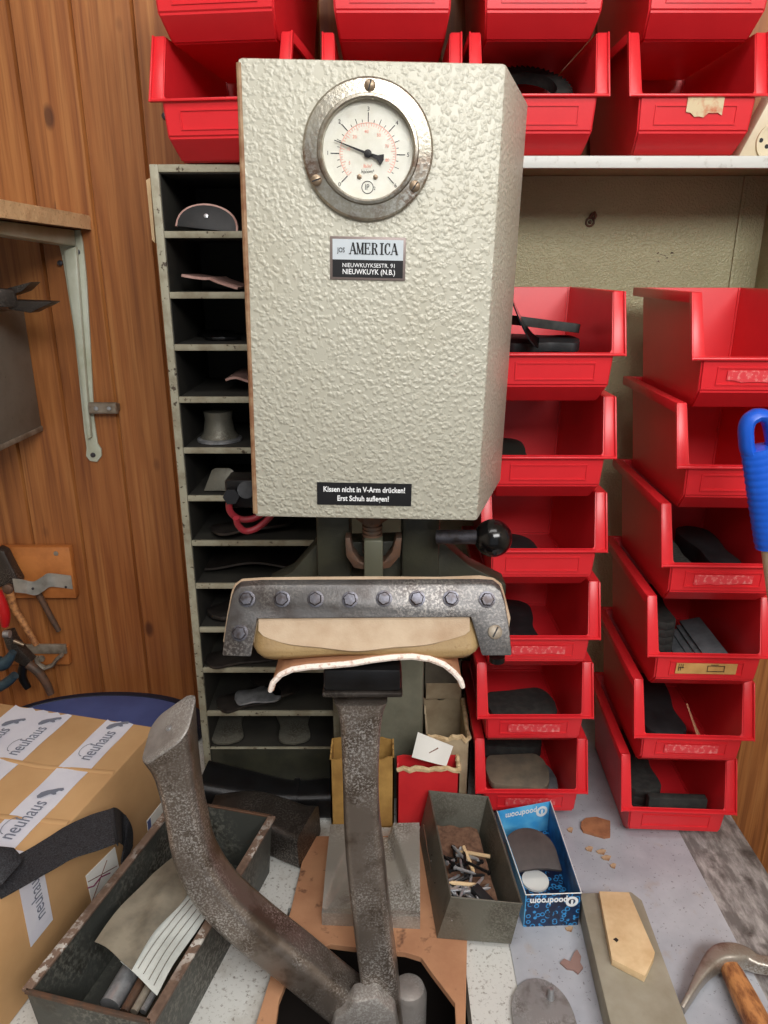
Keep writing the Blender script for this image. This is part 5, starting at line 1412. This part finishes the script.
# bracket
br = thing('shelf_bracket', P(84, 440, YW), 'white enamelled steel bracket screwed to the boarding under the chipboard shelf', 'bracket')
def Q(u, v, y): return P(u, v, y)
m = MB()
ol = [(56, 232), (80, 230), (83, 245), (86.5, 280), (90, 340), (94, 420), (97.5, 444), (101, 449), (101.5, 456), (97, 462), (90, 461), (86, 456), (86.5, 448), (84, 430), (74, 330), (63, 262)]
m.prism([Q(u, v, YW - .004) for u, v in ol], (0, .004, 0), .0004); 
rb_ = [(63, 250), (76, 246), (80, 300), (86, 380), (91, 438), (87, 440), (80, 380), (71, 310)]
m.prism([Q(u, v, YW - .014) for u, v in rb_], (0, .010, 0), .003)
build(m, 'wall_leg', M['bracketwhite'], br)
m = MB()
pa_, pb_ = Q(67, 232, YW - .004), V((Q(66, 232, YW).x - .0, .50, zt0))
m.hexa([V((pa_.x - .012, .50, zt0 - .005)), V((pa_.x + .010, .50, zt0 - .005)), V((pa_.x + .012, YW - .005, zt0 - .024)), V((pa_.x - .012, YW - .005, zt0 - .024)),
        V((pa_.x - .012, .50, zt0 - .0015)), V((pa_.x + .012, .50, zt0 - .0015)), V((pa_.x + .012, YW - .005, zt0 - .0015)), V((pa_.x - .012, YW - .005, zt0 - .0015))], .002)
build(m, 'shelf_leg', M['bracketwhite'], br)
for (u, v) in ((77.5, 252), (60, 263), (93, 455)):
    c = Q(u, v, YW - .0045); m = MB(); m.lathe([(.0042, 0), (.0038, .0016), (.0002, .0026)], 14, Matrix.Translation(c) @ Matrix.Rotation(PI / 2, 4, 'X')); build(m, 'screw', M['boltsteel'], br)
# little catch
m = MB(); a, b_ = Q(90, 408, YW - .016), Q(117, 408, YW - .016)
ct_ = thing('catch', V((a.x, YW, a.z)), 'small grey metal catch with two screws crossing the lower bracket', 'catch')
m.tube([a, a.lerp(b_, .5), b_], [(.009, .0055)] * 3, sect=rsect(.7), up=(0, 1, 0)); m.box(b_.x - .012, b_.x, YW - .016, YW, b_.z - .006, b_.z + .006, .002); build(m, 'strip', M['oldmetal'], ct_)
for u in (96, 109):
    c = Q(u, 408.5, YW - .0225); m = MB(); m.lathe([(.0036, 0), (.0032, .0012), (.0002, .0018)], 14, Matrix.Translation(c) @ Matrix.Rotation(PI / 2, 4, 'X')); build(m, 'screw', M['steel'], ct_)
# grey housing under the shelf with a clip
xg = Q(43, 428, YW).x; zg0 = Q(43, 430, YW).z; zg1 = Q(29, 308, YW).z
gb_ = thing('metal_housing', V((xg - .08, 1.0, zg0)), 'dull grey metal housing under the chipboard shelf at the left edge', 'housing')
m = MB(); m.box(xg - .16, xg, .80, YW, zg0, zg1, .006); build(m, 'body', M['greymetal'], gb_)
m = MB(); m.box(xg - .158, xg + .0012, .802, YW - .001, zg0 - .001, zg0 + .008, .002); build(m, 'lower_edge', M['oldmetal'], gb_)
m = MB(); c0_, c1_ = P(-10, 296, 1.00), P(18, 300, 1.02)
m.hexa([P(-20, 309, 1.0), P(19, 307, 1.03), P(19, 307, 1.06), P(-20, 309, 1.05), P(-20, 287, 1.0), P(15, 289, 1.03), P(15, 289, 1.06), P(-20, 287, 1.05)], .003)
m.prism([P(8, 288, 1.03), P(31, 282, 1.03), P(22, 291, 1.03), P(8, 296, 1.03)], (0, .03, 0), 0)
m.prism([P(8, 300, 1.03), P(40, 301, 1.03), P(52, 302, 1.03), P(45, 306, 1.03), P(38, 309, 1.03), P(30, 313, 1.03), P(8, 309, 1.03)], (0, .03, 0), .001)
build(m, 'spring_clip', M['armdark'], None, 'dark grey spring clip above the grey housing under the shelf', 'clip')
# pine block with a bent strip
wb_ = thing('wood_block', P(40, 600, YW), 'orange pine block on the boarding with a bent metal strip', 'wood block')
x1_, zt_b, zb_b = P(71, 570, YW - .014).x, P(70, 547, YW - .014).z, P(70, 598, YW - .014).z
m = MB(); m.box(x1_ - .16, x1_ + .003, YW - .016, YW, zb_b, zt_b, .002); build(m, 'block', M['blockwood'], wb_)
m = MB(); c = P(56, 553.5, YW - .0165); m.lathe([(.0042, 0), (.0038, .0012), (.0002, .0016)], 14, Matrix.Translation(c) @ Matrix.Rotation(PI / 2, 4, 'X')); build(m, 'screw', M['oldmetal'], wb_)
sp = [(14, 585, .045), (24, 586, .050), (34, 588, .044), (42, 584, .034), (48, 580, .024), (56, 580, .019), (72, 582, .0175)]
sq = smoothpath([(*P(u, v, YW - d),) for u, v, d in sp], 6)
m = MB(); g_ = [[m.bm.verts.new(V(a) + V((0, 0, h))) for h in (-.013, -.004, .004, .012)] for a in sq]
for i in range(len(g_) - 1):
    for j in range(3): m.face([g_[i][j], g_[i + 1][j], g_[i + 1][j + 1], g_[i][j + 1]])
m.thick(.0012); stp = build(m, 'bent_strip', M['strip'], wb_, 'bent pale metal strip', smooth=60)
for u, v, d in ((33, 588.5, .0465), (66, 587, .0185)):
    c = P(u, v, YW - d); m = MB(); m.lathe([(.0024, 0), (.0022, .001), (.0002, .0014)], 12, Matrix.Translation(c) @ Matrix.Rotation(PI / 2, 4, 'X')); build(m, 'screw', M['boltsteel'], stp)
# lower strip rack
rk = thing('tool_rack', P(45, 655, YW), 'lower small wooden rack with a dirty metal strip below the pine block', 'rack')
m = MB(); a, b_ = P(10, 660, YW - .014), P(69, 660, YW - .014); m.box(a.x, b_.x, YW - .014, YW, P(40, 665, YW - .014).z, P(40, 647, YW - .014).z, .002); build(m, 'batten', M['blockwood'], rk)
m = MB(); m.box(P(22, 650, YW - .02).x, P(66, 650, YW - .02).x, YW - .020, YW - .0145, P(40, 654, YW - .02).z, P(40, 645, YW - .02).z, .001); build(m, 'metal_strip', M['oldmetal'], rk)
pth = [(36, 657), (38, 664), (45, 668), (53, 665), (57, 659), (62, 655)]
m = MB(); m.tube([P(u, v, YW - .030) for u, v in pth], [(.0035, .006)] * 6, 10, up=(0, 1, 0)); m.lathe([(.006, 0), (.006, .004), (.0002, .005)], 6, Matrix.Translation(P(42, 658, YW - .022)) @ Matrix.Rotation(PI / 2, 4, 'X')); build(m, 'hook', M['oldmetal'], rk)

def tool_tube(pts, rads, y, up=(0, 1, 0), n=12):
    m = MB(); q = smoothpath([(*P(u, v, y), r) for (u, v), r in zip(pts, rads)], 5); m.tube([V(a[:3]) for a in q], [a[3] for a in q], n, up=up); return m
y1 = YW - .042
pin = thing('pincers', P(20, 570, y1), 'pincers with brown handles hanging behind the bent metal strip', 'pincers')
m = MB(); m.prism([P(u, v, y1) for u, v in ((-4, 548), (4, 552), (13, 570), (20, 582), (15, 588), (6, 585), (-4, 590))], (0, .022, 0), .004); build(m, 'jaw', M['armdark'], pin)
m = MB(); m.lathe([(.009, 0), (.009, .006), (.004, .009), (.0002, .009)], 16, Matrix.Translation(P(9, 588, y1)) @ Matrix.Rotation(PI / 2, 4, 'X')); build(m, 'pivot', M['rust'], pin)
build(tool_tube([(10, 590), (14, 607), (23, 622), (31, 636), (36.5, 645)], [.0065, .006, .0058, .0055, .005], y1), 'handle', M['hhandle'], pin, 'worn brown handle')
build(tool_tube([(38, 593), (45, 606), (52, 619), (59, 631)], [.0055, .0052, .005, .0045], YW - .024), 'handle', M['rust'], pin, 'rusty handle')
build(tool_tube([(-3, 592), (2, 604), (5, 616), (5, 626)], [.008, .0085, .0085, .006], YW - .09), 'plier_grip', M['redhandle'], None, 'red-gripped plier handle at the left edge of the photo', 'pliers')
y2 = YW - .07
pl_ = thing('pliers', P(25, 670, y2), 'dark punch pliers hanging from the lower rack at the left edge', 'pliers')
m = MB(); m.prism([P(u, v, y2) for u, v in ((1, 634), (10, 632), (13, 640), (22, 652), (32, 662), (26, 668), (14, 662), (6, 648))], (0, .02, 0), .003); build(m, 'jaw', M['armdark'], pl_)
build(tool_tube([(10, 634), (4, 634)], [.0065, .0065], y2 - .003), 'punch_tip', M['steel'], pl_)
build(tool_tube([(14, 641), (24, 645)], [.004, .003], y2 - .004), 'spring', M['brass'], pl_)
build(tool_tube([(28, 664), (38, 672), (46, 683), (51, 694)], [.008, .0075, .007, .006], y2), 'handle', M['rust'], pl_)
build(tool_tube([(24, 664), (22, 676), (28, 688)], [.008, .0075, .006], y2 + .015), 'handle', M['iron'], pl_)
y3 = YW - .10
build(tool_tube([(-6, 662), (2, 664), (8, 660), (13, 652)], [.012, .012, .009, .006], y3), 'pincer_jaw', M['bluehandle'], None, 'dull blue-grey jaw of another plier at the left edge', 'pliers')
build(tool_tube([(-6, 690), (6, 683), (15, 675)], [.008, .0085, .007], y3), 'pliers', M['bluehandle'], None, 'teal-grey plier handle poking in at the left edge', 'pliers')

# small wall fixings behind the left bin
for (u, v) in ((165, 116),):
    c = P(u, v, YW); m = MB(); m.lathe([(.005, 0), (.0045, .002), (.0002, .003)], 14, Matrix.Translation(c) @ Matrix.Rotation(PI / 2, 4, 'X')); build(m, 'screw', M['boltsteel'], None, 'steel screw in the boarding left of the lower turned bin', 'screw')

# ------------------------------------------------------------------ light
sc.world = bpy.data.worlds.new('world'); sc.world.use_nodes = True
bg = sc.world.node_tree.nodes['Background']; bg.inputs[0].default_value = (.88, .94, 1.0, 1); bg.inputs[1].default_value = .34
def area(name, loc, target, sx, sy, power, col):
    l = bpy.data.lights.new(name, 'AREA'); l.shape = 'RECTANGLE'; l.size = sx; l.size_y = sy; l.energy = power; l.color = col
    o = bpy.data.objects.new(name, l); COL.objects.link(o); o.location = loc
    o.rotation_euler = (V(target) - V(loc)).to_track_quat('-Z', 'Y').to_euler(); return o
area('window_daylight', (.5, -.75, 2.52), (.05, .9, 1.2), 1.2, .8, 50, (1.0, .99, .97))
area('ceiling_lamp', (-.1, .1, 2.55), (-.1, .45, .9), 1.1, .35, 7, (1.0, .98, .95))

vs = sc.view_settings
vs.view_transform = 'Standard'; vs.look = 'None'; vs.gamma = 1.0; vs.exposure = 0.0
try: vs.use_curve_mapping = False
except Exception: pass
